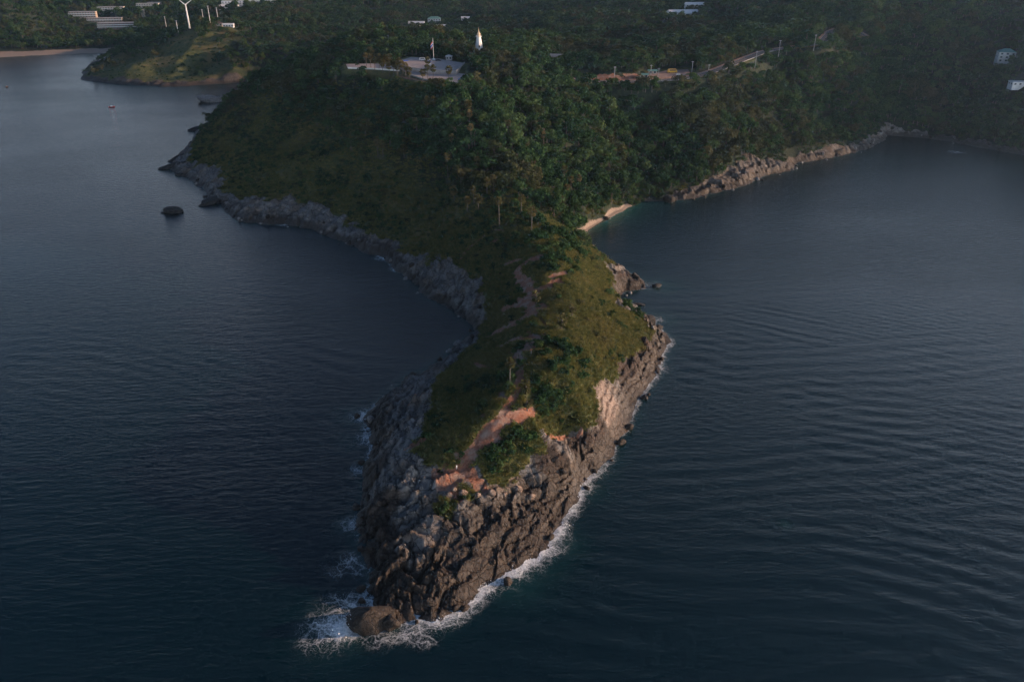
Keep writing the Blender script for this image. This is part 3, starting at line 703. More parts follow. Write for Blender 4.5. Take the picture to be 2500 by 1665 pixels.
for lam, ang, amp, sd in ((10, 80, .11, 1), (7.6, 66, .09, 2), (8.8, 97, .09, 3), (5.2, 58, .06, 4), (4.4, 104, .05, 5)):
    k = 2 * math.pi / lam; wv = fx * math.cos(R(ang)) + fy_ * math.sin(R(ang))
    env = sst(.42, .75, .5 + .5 * fbm(fx / 70, fy_ / 45, 3, 60 + sd)); ph = 3 * fbm(fx / 60, fy_ / 60, 2, 70 + sd)
    zS += amp * env * np.sin(k * wv + ph * 2)
zS *= np.where(fx > 0, .95, .5) * sst(0, 12, off) * (1 - sst(300, 560, np.hypot(fx, fy_)))
zS += np.clip(foam, 0, 1.2) * (.45 * fbm(fx / 4, fy_ / 4, 3, 80) + .12) * near
me = npmesh('sea', np.stack([fx, fy_, zS], 1), quads(*shp), True)
attr(me, 'foam', foam); attr(me, 'shallow', np.clip(shal, 0, 1))
tag(link('sea', me, mat=M['sea']), 'dark teal sea with swell and white surf around the cape', kind='structure')

# ------------------------------------------------------------------ trees and shrubs: shapes
def crown_mesh(name, rx, rz, nclump, nleaf, leaf, seed, base=.25):
    """leaf-sized faces gathered in clumps over an uneven dome"""
    g = np.random.default_rng(seed); V = []; F = []
    C = []
    for i in range(nclump):
        th = g.uniform(0, 2 * math.pi); ph = math.acos(g.uniform(-.15, 1)); rr = g.uniform(.45, .95) if i > nclump // 4 else g.uniform(.1, .5)
        C.append((rx * rr * math.sin(ph) * math.cos(th) * g.uniform(.85, 1.2), rx * rr * math.sin(ph) * math.sin(th), rz * (base + .62 * max(rr, .55) * math.cos(ph) + .12)))
    for cx, cy, cz in C:
        cr = rx * g.uniform(.30, .5)
        for k in range(nleaf):
            n = g.normal(size=3); n[2] = abs(n[2]) * .9 + .1 if g.random() < .8 else n[2]; n /= np.linalg.norm(n)
            p = np.array([cx, cy, cz]) + n * cr * np.array([1, 1, .75]) * g.uniform(.6, 1.05)
            m = n + g.normal(size=3) * .32; m /= np.linalg.norm(m)
            t = np.cross(m, g.normal(size=3)); t /= np.linalg.norm(t); b = np.cross(m, t)
            s = leaf * g.uniform(.6, 1.3); q = len(V)
            V += [p - t * s * .5, p - b * s * .32 + m * s * .08, p + t * s * .55, p + b * s * .32 + m * s * .08]; F.append((q, q + 1, q + 2, q + 3))
    return npmesh(name, np.array(V), np.array(F))
def trunk_mesh(name, h, r, spread, seed):
    g = random.Random(seed); b = B(); lean = Vector((g.uniform(-.12, .12) * h, g.uniform(-.12, .12) * h, 0))
    b.tube([(0, 0, -1.5), lean * .3 + Vector((0, 0, h * .35)), lean + Vector((0, 0, h))], [r * 1.25, r, r * .6], 6)
    for k in range(4):
        a = k * 1.57 + g.uniform(-.4, .4); st = lean * (.6 + .1 * k) + Vector((0, 0, h * (.55 + .1 * k)))
        b.tube([st, st + Vector((math.cos(a) * spread * .4, math.sin(a) * spread * .4, h * .35)), st + Vector((math.cos(a) * spread * .75, math.sin(a) * spread * .75, h * .5))], [r * .5, r * .36, r * .15], 5)
    return b.mesh(name)
def palm_crown(name, seed, n=26, L=2.0, dead=.25):
    g = np.random.default_rng(seed); V = []; F = []
    for i in range(n):
        a = g.uniform(0, 2 * math.pi); e = R(g.uniform(-55, 80)) if i > n * dead else R(g.uniform(-85, -45))
        l = L * g.uniform(.75, 1.1); d = np.array([math.cos(a) * math.cos(e), math.sin(a) * math.cos(e), math.sin(e)])
        sd = np.array([-math.sin(a), math.cos(a), 0]); up = np.cross(d, sd)
        c = d * l * .55; q = len(V); V.append(d * l * .1); V.append(c)
        for k in range(7):                                   # a pleated fan
            t = R(-95 + 190 * k / 6); r = l * .55 * (1 if k % 2 == 0 else .82)
            V.append(c + (d * math.cos(t) + sd * math.sin(t)) * r + up * (.10 * l if k % 2 else -.06 * l) - np.array([0, 0, .12 * l * abs(math.sin(t))]))
        F.append((q, q + 1, q + 1, q + 1)); 
        for k in range(6): F.append((q + 1, q + 2 + k, q + 3 + k, q + 3 + k))
    V = np.array(V); me = bpy.data.meshes.new(name)
    me.from_pydata(V.tolist(), [], [tuple(f[:3]) for f in F if f[2] != f[1]]); me.update(); return me
def palm_trunk(name, h, seed):
    g = random.Random(seed); lx, ly = g.uniform(-.08, .08) * h, g.uniform(-.05, .05) * h
    b = B(); b.tube([(0, 0, -1), (0, 0, .3), (lx * .3, ly * .3, h * .35), (lx * .7, ly * .7, h * .7), (lx, ly, h)], [.34, .28, .2, .19, .22], 7)
    return b.mesh(name), (lx, ly, h)
LEAF = ['leaf0', 'leaf1', 'leaf2']
TONE = ['dark green', 'leafy green', 'brownish olive']
CR = {}; TRK = []
for t in range(3):
    for k in range(3):
        me = crown_mesh('crown', 3.6, 5.8, 12, 34, 1.0, 100 + t * 10 + k, .28 + .06 * k); me.materials.append(M[LEAF[t]]); CR[t, k] = me
for k in range(3):
    me = trunk_mesh('trunk', 3.6 + .4 * k, .22, 3.0, 5 + k); me.materials.append(M['bark']); TRK.append(me)
SHR = {}
for t in range(3):
    for k in range(2):
        me = crown_mesh('shrub_foliage', 2.0, 2.3, 13, 24, .55, 300 + t * 10 + k, .02); me.materials.append(M[LEAF[t]]); SHR[t, k] = me
GRS = []
for k in range(4):
    g = np.random.default_rng(400 + k); Vv = []; Ff = []
    for i in range(46):
        x, y = g.normal(size=2) * .45; a = g.uniform(0, 6.28); h = g.uniform(.25, .75); q = len(Vv); w = .11
        lx, ly = g.normal(size=2) * .28
        Vv += [(x - w * math.cos(a), y - w * math.sin(a), -.1), (x + w * math.cos(a), y + w * math.sin(a), -.1), (x + lx + w * .7 * math.cos(a), y + ly, h * .8), (x + lx * 1.5, y + ly * 1.5, h)]; Ff.append((q, q + 1, q + 2, q + 3))
    me = npmesh('grass_tuft', Vv, Ff); me.materials.append(M['grass']); GRS.append(me)

# landmarks that labels refer to: (name, bearing)
LM = [('the rocky tip', 1000, 1200), ('the sandy ledge', 1060, 1110), ('the orange bank', 1130, 990), ('the overhanging earth bluff', 1310, 1000),
      ('the pink rock slab', 1400, 930), ('the ridge path bend', 1190, 820), ('the grassy shoulder', 1330, 740), ('the upper path fork', 1205, 690), ('the wooded knoll', 1280, 570),
      ('the pebble cove', 1400, 470), ('the narrow neck', 1120, 640), ('the west cliff inlet', 1060, 600), ('the open west grass', 1020, 520), ('the mid slope palms', 1120, 420),
      ('the gully above the cove', 1330, 380), ('the ledges past the cove', 1600, 420), ('the east headland cliff', 1950, 310), ('the east headland crest', 1960, 170), ('the coast road', 1500, 200),
      ('the road bend', 1640, 190), ('the uphill road', 1780, 140), ('the viewpoint terrace', 1000, 195), ('the lighthouse', 1110, 140), ('the palm row', 870, 165),
      ('the west shoulder skyline', 640, 190), ('the steep west grass slope', 620, 330), ('the grey west cliffs', 750, 480), ('the hill crown', 1000, 260), ('the lighthouse wood', 1180, 260),
      ('the wood below the road', 1430, 260), ('the ridge spine', 1180, 360)]
lx, ly, lz = hit([a[1] for a in LM], [a[2] for a in LM]); LMP = np.stack([lx, ly], 1)
def where_from(x, y):
    i = int(np.argmin(np.hypot(LMP[:, 0] - x, LMP[:, 1] - y))); dx, dy = x - LMP[i, 0], y - LMP[i, 1]
    if math.hypot(dx, dy) < 4: return 'at ' + LM[i][0]
    return (('left of ' if dx < 0 else 'right of ') if abs(dx) > abs(dy) else ('behind ' if dy > 0 else 'in front of ')) + LM[i][0]
def project(x, y, z):
    c, s = math.cos(PITCH), math.sin(PITCH); dz = z - CAM_H
    f = y * c - dz * s; u = y * s + dz * c
    return 1177 + FPX * x / f, 784 - FPX * u / f, f
PENDING = []
def later(o, base, cat, group, x, y):
    tag(o, None, cat, group); i = int(np.argmin(np.hypot(LMP[:, 0] - x, LMP[:, 1] - y)))
    PENDING.append((o, f'{base} {where_from(x, y)}', math.hypot(LMP[i, 0] - x, LMP[i, 1] - y)))
ORD = ['nearest it', 'second nearest', 'third nearest', 'fourth nearest', 'fifth nearest', 'sixth nearest', 'seventh nearest', 'eighth nearest', 'ninth nearest', 'tenth nearest', 'eleventh nearest', 'twelfth nearest']
def settle_labels():
    by = {}
    for o, l, d in PENDING: by.setdefault(l, []).append((d, o.name, o))
    for l, m in by.items():
        m.sort(key=lambda t: t[:2])
        for k, (d, n, o) in enumerate(m): o['label'] = l if len(m) == 1 else f'{l}, {ORD[k]}' if k < 12 else f'{l}, farther off'

# ------------------------------------------------------------------ scatter
keepout = []          # (x, y, radius) kept free of plants: buildings and posts
def blocked(x, y):
    b = np.zeros(x.shape, bool)
    for X, Y, r in keepout: b |= (x - X) ** 2 + (y - Y) ** 2 < r * r
    return b
def jitter(x0, x1, y0, y1, h, g):
    X, Y = np.meshgrid(np.arange(x0, x1, h), np.arange(y0, y1, h)); s = X.shape
    return (X + g.uniform(-.5, .5, s) * h).ravel(), (Y + g.uniform(-.5, .5, s) * h).ravel()
def on_path(x, y, m=1.2):
    b = np.zeros(x.shape, bool)
    for P, hw in PW:
        lo = P.min(0) - 10; hi = P.max(0) + 10; k = (x > lo[0]) & (x < hi[0]) & (y > lo[1]) & (y < hi[1])
        if k.any(): b[k] |= polyd(x[k], y[k], P, False) < hw + m
    return b
def plant_all():
    g = np.random.default_rng(11); T = []          # x, y, scale
    for h, ya, yb, xa, xb, sc in ((4.6, 360, 960, -420, 560, (.5, 1.6)), (7.2, 760, 1500, -1100, 1150, (.8, 1.7)), (14, 1500, 3700, -2500, 2500, (1.5, 2.6))):
        x, y = jitter(xa, xb, ya, yb, h, g)
        if 7 < h < 8: k = ~((y < 960) & (x > -420) & (x < 560)); x, y = x[k], y[k]
        k = np.abs(np.arctan2(x, y)) < R(38 if h < 10 else 37); x, y = x[k], y[k]
        d = field('d', x, y); w = field('w', x, y); t = field('t', x, y)
        n = .5 + .5 * fbm(x / 26, y / 26, 3, 91); n2 = .5 + .5 * fbm(x / 90, y / 90, 3, 92)
        p = sst(.0, .3, t + (n - .5) * .75 - .12) * sst(.2, .8, t * .8 + n * .5)
        k = (g.random(x.shape) < p) & (d > w + 1.5 + 3 * n) & ~blocked(x, y)
        k &= ~((x < -560) & (y > 1150) & (y < 1500) & (d < 40))
        if h < 5: k &= ~on_path(x, y, 2.5)
        x, y, n2 = x[k], y[k], n2[k]
        s = (sc[0] + (sc[1] - sc[0]) * g.random(x.shape) ** 1.6) * (.65 + .8 * n2) * np.where(h < 5, .75 + .35 * sst(0, .6, t[k]), 1)
        tone = np.clip(np.floor(2.2 * (.5 + 1.1 * fbm(x / 40, y / 40, 2, 95)) + g.uniform(-.7, 1.0, x.shape)), 0, 2).astype(int)
        T.append(np.stack([x, y, s, tone], 1))
    return np.vstack(T)
def gn_scatter(name, P, S, Rz, pick, meshes, label):
    me = bpy.data.meshes.new(name); me.vertices.add(len(P)); me.vertices.foreach_set('co', np.asarray(P, np.float32).ravel()); me.update()
    attr(me, 'scl', S); attr(me, 'rotz', Rz)
    a = me.attributes.new('pick', 'INT', 'POINT'); a.data.foreach_set('value', np.asarray(pick, np.int32))
    src = bpy.data.collections.new(name + '_kinds')
    for i, m in enumerate(meshes): src.objects.link(bpy.data.objects.new('%s_%02d' % (m.name.split('.')[0], i), m))
    ng = bpy.data.node_groups.new(name + '_scatter', 'GeometryNodeTree')
    ng.interface.new_socket('Geometry', in_out='INPUT', socket_type='NodeSocketGeometry'); ng.interface.new_socket('Geometry', in_out='OUTPUT', socket_type='NodeSocketGeometry')
    nd, ln = ng.nodes, ng.links
    gi = nd.new('NodeGroupInput'); go = nd.new('NodeGroupOutput'); iop = nd.new('GeometryNodeInstanceOnPoints'); ci = nd.new('GeometryNodeCollectionInfo')
    ci.inputs['Collection'].default_value = src; ci.inputs['Separate Children'].default_value = True; ci.inputs['Reset Children'].default_value = True
    def na(n, t):
        q = nd.new('GeometryNodeInputNamedAttribute'); q.data_type = t; q.inputs[0].default_value = n; return q.outputs[0]
    cx = nd.new('ShaderNodeCombineXYZ'); ln.new(na('rotz', 'FLOAT'), cx.inputs[2])
    ln.new(gi.outputs[0], iop.inputs['Points']); ln.new(ci.outputs[0], iop.inputs['Instance']); iop.inputs['Pick Instance'].default_value = True
    ln.new(na('pick', 'INT'), iop.inputs['Instance Index']); ln.new(cx.outputs[0], iop.inputs['Rotation']); ln.new(na('scl', 'FLOAT'), iop.inputs['Scale']); ln.new(iop.outputs[0], go.inputs[0])
    o = link(name, me); md = o.modifiers.new('scatter', 'NODES'); md.node_group = ng
    return tag(o, label, kind='stuff')

# palms: (bearing of the foot, height in metres)
PALM_PLAZA = [(853,158,9),(862,164,8),(872,160,10),(880,166,8),(888,160,9),(897,163,10),(905,168,8),(912,172,9),(920,168,9.5),(927,173,8.5),(933,178,8),(843,154,9),(896,170,8),(915,178,8),(986,168,9),(941,181,5.5),(1031,187,8),(984,192,10.5),(996,190,10),(972,193,7)]
PALM_SLOPE = [(1023,246,12),(1016,235,11),(985,295,13),(1000,290,12.5),(1078,290,12),(1062,300,8),(1047,275,9),(1086,345,14),(1040,360,10),(1030,412,14),(1045,470,7),(1080,300,9),(1095,390,9),(1148,522,15),(1222,545,14),(1198,490,9),(1120,455,9),(1135,440,8),(1090,475,9),(1100,490,8),(1295,430,12),(1312,445,10),(1330,440,10),(1075,495,7),(870,375,10),(882,375,9),(1300,465,9),(930,375,7),(1060,440,8),(1170,330,10),(1250,350,9),(960,330,10)]
PALM_CAPE = [(1172,880,8.5),(1290,760,4.6),(1315,728,4.2),(1233,700,4.6),(1212,942,4.0),(1210,905,3.2)]
def palm(k, u, v, h, label, group, dead=.25, L=2.0):
    X, Y, Z = hit(u, v); z = float(zat(X, Y)[0])
    t = empty('palm_tree', (float(X[0]), float(Y[0]), z - .1), random.uniform(0, 6.28), label, 'palm tree', group)
    me, top = palm_trunk('trunk', h, 40 + k); link('trunk', me, t, mat=M['palmbark'])
    c = palm_crown('crown', 60 + k, 46, L * 1.35 * random.uniform(.85, 1.15), dead); link('crown', c, t, top, (0, 0, random.uniform(0, 6)), M['palmleaf'])
    keepout.append((float(X[0]), float(Y[0]), 2.6)); return t
n = 0
ORD_L = ['leftmost', 'second from the left', 'third from the left', 'fourth from the left', 'fifth from the left', 'sixth from the left', 'seventh from the left', 'eighth from the left', 'ninth from the left', 'tenth from the left', 'eleventh from the left', 'twelfth from the left', 'thirteenth from the left', 'fourteenth from the left', 'fifteenth from the left']
PALM_PLAZA.sort(); nrow = sum(1 for q in PALM_PLAZA if q[0] < 940)
for u, v, h in PALM_PLAZA:
    pos = f'in the west terrace row, {ORD_L[n]}' if n < nrow else f'on the lower terrace, {ORD_L[n - nrow]}'
    palm(n, u, v, h, f'{"tall" if h > 9 else "short"} fan palm {pos}', 'fan palms on the viewpoint terraces', .2); n += 1
for u, v, h in PALM_SLOPE:
    X, Y, Z = hit(u, v)
    o = palm(n, u, v, h, None, 'fan palms scattered over the main hill', .35); n += 1
    later(o, f'{"tall" if h > 11 else "slim" if h > 8.5 else "short"} fan palm', 'palm tree', 'fan palms scattered over the main hill', float(X[0]), float(Y[0]))
for (u, v, h), l in zip(PALM_CAPE, ['green fan palm with bare dark trunk beside the ridge path terrace', 'short shaggy palm with dead grey skirt, lower of two on the grassy shoulder', 'short shaggy palm with dead skirt, upper of two on the grassy shoulder',
                                    'small dry palm beside the upper path fork', 'dry greyish palm right of the ridge path above the orange bank', 'dry little palm leaning over the ridge path']):
    palm(n, u, v, h, l, 'palms on the cape', .75 if 'green' not in l else .2, 1.9); n += 1

# ------------------------------------------------------------------ paved terraces and road
def prism(name, P, z, dep, mat, label, kind='structure', parent=None):
    b = B(); k = len(P)
    V = [(x, y, z) for x, y in P] + [(x, y, z - dep) for x, y in P]
    F = [tuple(range(k)), tuple(range(2 * k - 1, k - 1, -1))] + [(i, i + k, (i + 1) % k + k, (i + 1) % k) for i in range(k)]
    area = sum(P[i][0] * P[(i + 1) % k][1] - P[(i + 1) % k][0] * P[i][1] for i in range(k))
    if area < 0: F = [tuple(reversed(f)) for f in F]
    b.add(V, F); o = b.obj(name, mat, parent); return tag(o, label, kind=kind)
polys = dict(zip(list(TERR) + ['park'], FLAT))
prism('terrace_paving', polys['upper'][0], 76.0, 4, M['paving'], 'upper pale paved terrace of the viewpoint')
prism('terrace_paving', polys['lower'][0], 73.6, 4, M['paving'], 'lower pale paved terrace of the viewpoint')
prism('terrace_paving', polys['west'][0], 73.0, 4, M['paving'], 'west paved terrace behind the row of palms')
prism('parking_paving', polys['park'][0], 63.2, 3, M['gravel'], 'reddish paved parking beside the coast road')
def wall_along(name, pts, z, h, t, mat, label, cat='wall'):
    o = empty(name, (pts[0][0], pts[0][1], z), 0, label, cat)
    for i in range(len(pts) - 1):
        a, b_ = Vector((*pts[i], 0)), Vector((*pts[i + 1], 0)); L = (b_ - a).length
        b = B().box(0, L, -t / 2, t / 2, -1.0, h); b.box(-.1, L + .1, -t / 2 - .08, t / 2 + .08, h + .003, h + .12)
        b.obj('wall_panel', mat, o, (a.x - pts[0][0], a.y - pts[0][1], 0), (0, 0, math.atan2(b_.y - a.y, b_.x - a.x)))
    return o
up = polys['upper'][0]; wall_along('low_wall', [up[3], up[4], up[5], up[6], up[0]], 76.0, .8, .4, M['concrete'], 'low grey wall edging the upper terrace')
lo = polys['lower'][0]; wall_along('low_wall', [lo[5], lo[6], lo[7], lo[8], lo[9]], 73.6, .7, .4, M['concrete'], 'low grey wall edging the lower terrace toward the sea')
wp = polys['west'][0]; wall_along('low_wall', [wp[3], wp[4], wp[5]], 73.0, .8, .4, M['white'], 'pale parapet in front of the palm row')
def ribbon(name, P, lat0, lat1, dz, mat, label, kind='structure'):
    V = []; F = []
    for i, p in enumerate(P):
        t = P[min(i + 1, len(P) - 1)] - P[max(i - 1, 0)]; nn = np.array([t[1], -t[0]]) / math.hypot(t[0], t[1])
        V += [(p[0] + nn[0] * lat0, p[1] + nn[1] * lat0, p[2] + dz), (p[0] + nn[0] * lat1, p[1] + nn[1] * lat1, p[2] + dz)]
    for i in range(len(P) - 1): F.append((2*i, 2*i+1, 2*i+3, 2*i+2))
    me = npmesh(name, V, F); o = link(name, me, mat=mat); return tag(o, label, kind=kind)
ribbon('road', road, -4.2, 4.2, .12, M['asphalt'], 'grey asphalt coast road climbing the hill')
ribbon('road_marking', road, -4.0, -3.8, .128, M['white'], 'white edge line of the coast road')
ribbon('road_marking', road, 3.8, 4.0, .128, M['white'], 'white edge line of the coast road')
for i in range(0, len(road) - 2, 3): pass
ribbon('road_marking', road, -.08, .08, .128, M['yellow'], 'yellow centre line of the coast road')
ribbon('pavement', road, -6.4, -4.3, .25, M['gravel'], 'reddish pavement on the hill side of the coast road')
def guard(P, lat, label):
    o = None; base = P[0]; o = empty('guard_rail', tuple(map(float, base)), 0, label, 'guard rail')
    V = []
    for i, p in enumerate(P):
        t = P[min(i + 1, len(P) - 1)] - P[max(i - 1, 0)]; nn = np.array([t[1], -t[0]]) / math.hypot(t[0], t[1])
        V.append((p[0] + nn[0] * lat - base[0], p[1] + nn[1] * lat - base[1], p[2] - base[2]))
    b = B()
    for i in range(len(V) - 1):
        q = len(b.v); a, c = V[i], V[i + 1]
        b.add([(a[0], a[1], a[2] + .35), (c[0], c[1], c[2] + .35), (c[0], c[1], c[2] + .75), (a[0], a[1], a[2] + .75), (a[0], a[1] + .2, a[2] + .75), (c[0], c[1] + .2, c[2] + .75), (a[0], a[1] + .2, a[2] + .35), (c[0], c[1] + .2, c[2] + .35)],
              [(0, 1, 2, 3), (3, 2, 5, 4), (4, 5, 7, 6)])
    b.obj('rail', M['concrete'], o)
    pm = B().box(-.1, .1, .22, .36, -1, .9).mesh('post')
    for v in V[::2]: link('post', pm, o, v, mat=M['concrete'])
guard(road[30:58], 4.7, 'white guard rail along the seaward edge of the uphill road')
guard(road[8:28], 4.7, 'pale guard rail along the seaward edge of the level road')

# ------------------------------------------------------------------ buildings
WIN = B().box(-.6, .6, -.10, .02, 0, 1.5).mesh('window'); WIN.materials.append(M['glass'])
FRM = (B().box(-.72, .72, -.07, .02, -.14, -.003).box(-.72, .72, -.07, .02, 1.503, 1.62).box(-.72, -.603, -.07, .02, -.003, 1.503).box(.603, .72, -.07, .02, -.003, 1.503)).mesh('frame'); FRM.materials.append(M['white'])
def building(name, label, cat, u, v, w, d, st, rz=0.0, bays=4, roof='flat', wall='cream', rmat='concrete', balcony=False, z=None, sh=3.1, group=None, zoff=0, rise=None):
    X, Y, Z = hit(u, v); x, y = float(X[0]), float(Y[0]); zz = float(field('z', X, Y)[0]) + zoff if z is None else z
    if z is not None: x, y = map(float, G(u, v, z))
    y += d * .4; h = st * sh
    o = empty(name, (x, y, zz), R(rz), label, cat, group); keepout.append((x, y, max(w, d) * .56 + 1.5)); keepout.append((x, y - d * .9, w * .45))
    B().box(-w/2, w/2, -d/2, d/2, -4, h).obj('wall', M[wall], o)
    r = B()
    if roof == 'flat': r.box(-w/2 - .3, w/2 + .3, -d/2 - .3, d/2 + .3, h + .003, h + .35)
    elif roof == 'gable': r.gable(-w/2, w/2, -d/2, d/2, h + .003, rise or d * .28)
    else: r.hip(-w/2, w/2, -d/2, d/2, h + .003, rise or d * .3)
    r.obj('roof', M[rmat], o)
    for s in range(st):
        for i in range(bays):
            wx = -w/2 + (i + .5) * w / bays; q = link('window', WIN, o, (wx, -d/2, s * sh + .9)); q.scale = (min(1.6, w / bays / 2.1), 1, 1); link('frame', FRM, q)
        for i in range(max(1, int(d / 4))):
            wy = -d/2 + (i + .5) * d / max(1, int(d / 4)); q = link('window', WIN, o, (w/2, wy, s * sh + .9), (0, 0, R(90))); link('frame', FRM, q)
            q = link('window', WIN, o, (-w/2, wy, s * sh + .9), (0, 0, R(-90))); link('frame', FRM, q)
        if balcony and s > 0:
            B().box(-w/2, w/2, -d/2 - 1.6, -d/2 - .003, s * sh - .12, s * sh + .08).box(-w/2, w/2, -d/2 - 1.6, -d/2 - 1.5, s * sh + .083, s * sh + 1.0).obj('balcony', M['white'], o)
    return o
# resort terraces on the hill behind the far beach
RES = [(190,42,44,10,3,'long pale resort block with grey roof terrace, leftmost on the far hillside','tan'),(255,30,46,10,3,'long resort block with thin white roof edge, uppermost on the far hillside','cream'),
       (240,52,58,10,2,'low wide resort block below the white edged one on the far hillside','tan'),(270,68,62,11,3,'long brown resort block with regular windows nearest the far beach','brown'),
       (296,36,34,9,2,'dark resort block with small roof turrets beside the tall lit stair tower','tan'),(340,22,40,10,3,'upper right resort block left of the wind turbine','cream'),
       (356,16,26,9,2,'small resort block at the top edge above the wind turbine hill','tan')]
for u, v, w, d, st, l, m in RES: building('resort_block', l, 'hotel block', u, v, w, d, st, 8, max(6, int(w / 4.2)), 'flat', m, 'concrete', True, group='resort blocks on the far hillside')
building('stair_tower', 'narrow sunlit cream stair tower among the resort blocks', 'tower', 331, 46, 6, 6, 5, 8, 1, 'flat', 'cream', 'cream')
building('beach_house', 'small house with pale hipped roof left of the brown resort block', 'house', 248, 66, 10, 8, 2, 0, 2, 'hip', 'cream', 'terracotta')
building('beach_house', 'white bungalow with blue grey roof below the resort blocks', 'house', 300, 74, 11, 8, 1, 10, 3, 'gable', 'white', 'greenroof')
building('beach_house', 'white bungalow at the right end below the resort blocks', 'house', 330, 71, 8, 7, 1, -10, 2, 'hip', 'white', 'whiteroof')
building('hill_villa', 'orange roofed villa between the resort and the wind turbine', 'house', 358, 40, 12, 9, 2, 5, 3, 'hip', 'cream', 'terracotta')
building('hill_villa', 'small tan villa beside the orange roofed villa', 'house', 378, 38, 12, 8, 1, 20, 2, 'hip', 'cream', 'terracotta')
building('long_hotel', 'long white hotel block at the top edge behind the wind turbine', 'hotel', 570, 16, 92, 12, 3, 10, 18, 'flat', 'white', 'whiteroof', True)
building('hotel_wing', 'square pale hotel wing at the right end of the long white hotel', 'hotel', 632, 12, 22, 14, 3, 10, 4, 'flat', 'cream', 'whiteroof')
building('hotel_wing', 'low white hotel wing at the left end of the long white hotel', 'hotel', 525, 24, 34, 10, 2, 10, 6, 'gable', 'white', 'whiteroof')
building('pavilion', 'small pavilion with pointed roof at the wind turbine lookout', 'pavilion', 505, 62, 7, 7, 1, 0, 2, 'hip', 'cream', 'brown')
building('lookout_shop', 'low white shop beside the wind turbine lookout', 'shop', 525, 64, 14, 5, 1, 4, 4, 'gable', 'white', 'whiteroof')
building('valley_hall', 'long white roofed shed in the valley clearing, left of the blue roofed house', 'shed', 957, 60, 24, 9, 1, -3, 5, 'gable', 'cream', 'whiteroof')
building('valley_house', 'white two storey house with blue roof in the valley clearing', 'house', 998, 54, 20, 10, 2, 4, 5, 'hip', 'white', 'greenroof')
building('valley_house', 'low white shed nearest in the valley clearing', 'shed', 975, 68, 14, 6, 1, 4, 3, 'gable', 'white', 'whiteroof')
building('valley_house', 'long low white shed at the right of the valley clearing', 'shed', 1005, 65, 26, 5, 1, 6, 6, 'gable', 'white', 'whiteroof')
building('valley_house', 'lone white gabled house right of the valley clearing', 'house', 1070, 48, 13, 8, 1, 0, 3, 'gable', 'white', 'whiteroof')
building('valley_house', 'pale house with terracotta roof at the top edge of the valley', 'house', 1172, 8, 14, 9, 2, 0, 3, 'hip', 'cream', 'terracotta')
building('valley_house', 'white house at the top edge beside the terracotta roof', 'house', 1207, 5, 16, 9, 2, 5, 3, 'hip', 'white', 'whiteroof')
building('wood_house', 'tiny white house half hidden in the wood left of the hill hall', 'house', 1240, 56, 9, 6, 1, 0, 2, 'gable', 'white', 'whiteroof')
building('roadside_house', 'long grey roofed house in the trees right of the lighthouse', 'house', 1285, 140, 19, 7, 1, -12, 4, 'gable', 'cream', 'concrete')
building('roadside_house', 'small tan hut in the trees beside the grey roofed house', 'hut', 1337, 140, 7, 6, 1, 10, 2, 'hip', 'tan', 'brown')
building('roadside_stall', 'stall with turquoise roof left of the parking', 'stall', 1480, 181, 7, 4, 1, 0, 2, 'gable', 'tan', 'greenroof', sh=2.5)
building('roadside_stall', 'second turquoise roofed stall among roadside trees', 'stall', 1500, 172, 7, 4, 1, 0, 2, 'gable', 'tan', 'greenroof', sh=2.5)
building('hill_hall', 'white roofed open hall on the red earth clearing at the top', 'hall', 1572, 38, 36, 20, 1, 8, 6, 'gable', 'white', 'whiteroof', rise=3.5)
building('hill_hall', 'long white roofed shed at the very top of the red earth clearing', 'hall', 1597, 18, 24, 8, 1, 2, 6, 'gable', 'white', 'whiteroof', rise=2.5)
building('hill_shed', 'grey roofed shed at the lower left end of the red earth clearing', 'shed', 1515, 48, 20, 8, 1, 10, 4, 'gable', 'concrete', 'concrete')
building('hillside_villa', 'white three storey villa with green roof on the right hillside', 'villa', 2312, 148, 15, 10, 3, -14, 3, 'hip', 'white', 'greenroof', True, zoff=1.5)
building('hillside_terrace', 'white terrace house with flat roof below the villa at the right edge', 'house', 2341, 206, 14, 8, 1, 0, 3, 'flat', 'white', 'whiteroof', zoff=3)
# lookout lighthouse
X, Y = G(1101, 117, 77.5); LX, LY = float(X), float(Y); LZ = 76.0
lh = empty('lighthouse', (LX, LY, LZ), R(8), 'white tapering lighthouse with sunlit gilded top among trees', 'lighthouse'); keepout.append((LX, LY, 7)); keepout.append((LX - 1, LY - 10, 9)); keepout.append((LX - 2, LY - 20, 8))
B().box(-6, 6, -6, 6, -5, 1.6).box(-4.8, 4.8, -4.8, 4.8, 1.603, 3.0).obj('base', M['white'], lh)
B().lathe([(3.6, 3), (3.0, 6), (2.2, 10.5), (1.75, 12.6)], 8).obj('tower', M['white'], lh)
B().lathe([(2.5, 12.603), (2.5, 12.9), (1.5, 12.95)], 12).obj('gallery', M['white'], lh)
gr = B().lathe([(2.42, 13.85), (2.42, 13.95), (2.36, 13.95)], 12)
for k in range(12): gr.box(2.4 * math.cos(k * .5236) - .04, 2.4 * math.cos(k * .5236) + .04, 2.4 * math.sin(k * .5236) - .04, 2.4 * math.sin(k * .5236) + .04, 12.9, 13.84)
gr.obj('railing', M['white'], lh)
B().lathe([(1.35, 12.96), (1.3, 15)], 8).obj('lantern', M['gold'], lh)
B().lathe([(1.7, 15.003), (1.3, 15.6), (.6, 16.6), (.25, 18), (.06, 20.5)], 8).obj('spire', M['gold'], lh)
for s in (-1, 1): B().box(-.5, .5, -.05, .05, 4.5, 6.3).obj('window', M['glass'], lh, (0, s * 3.18, 0), (R(-9 * s), 0, 0))
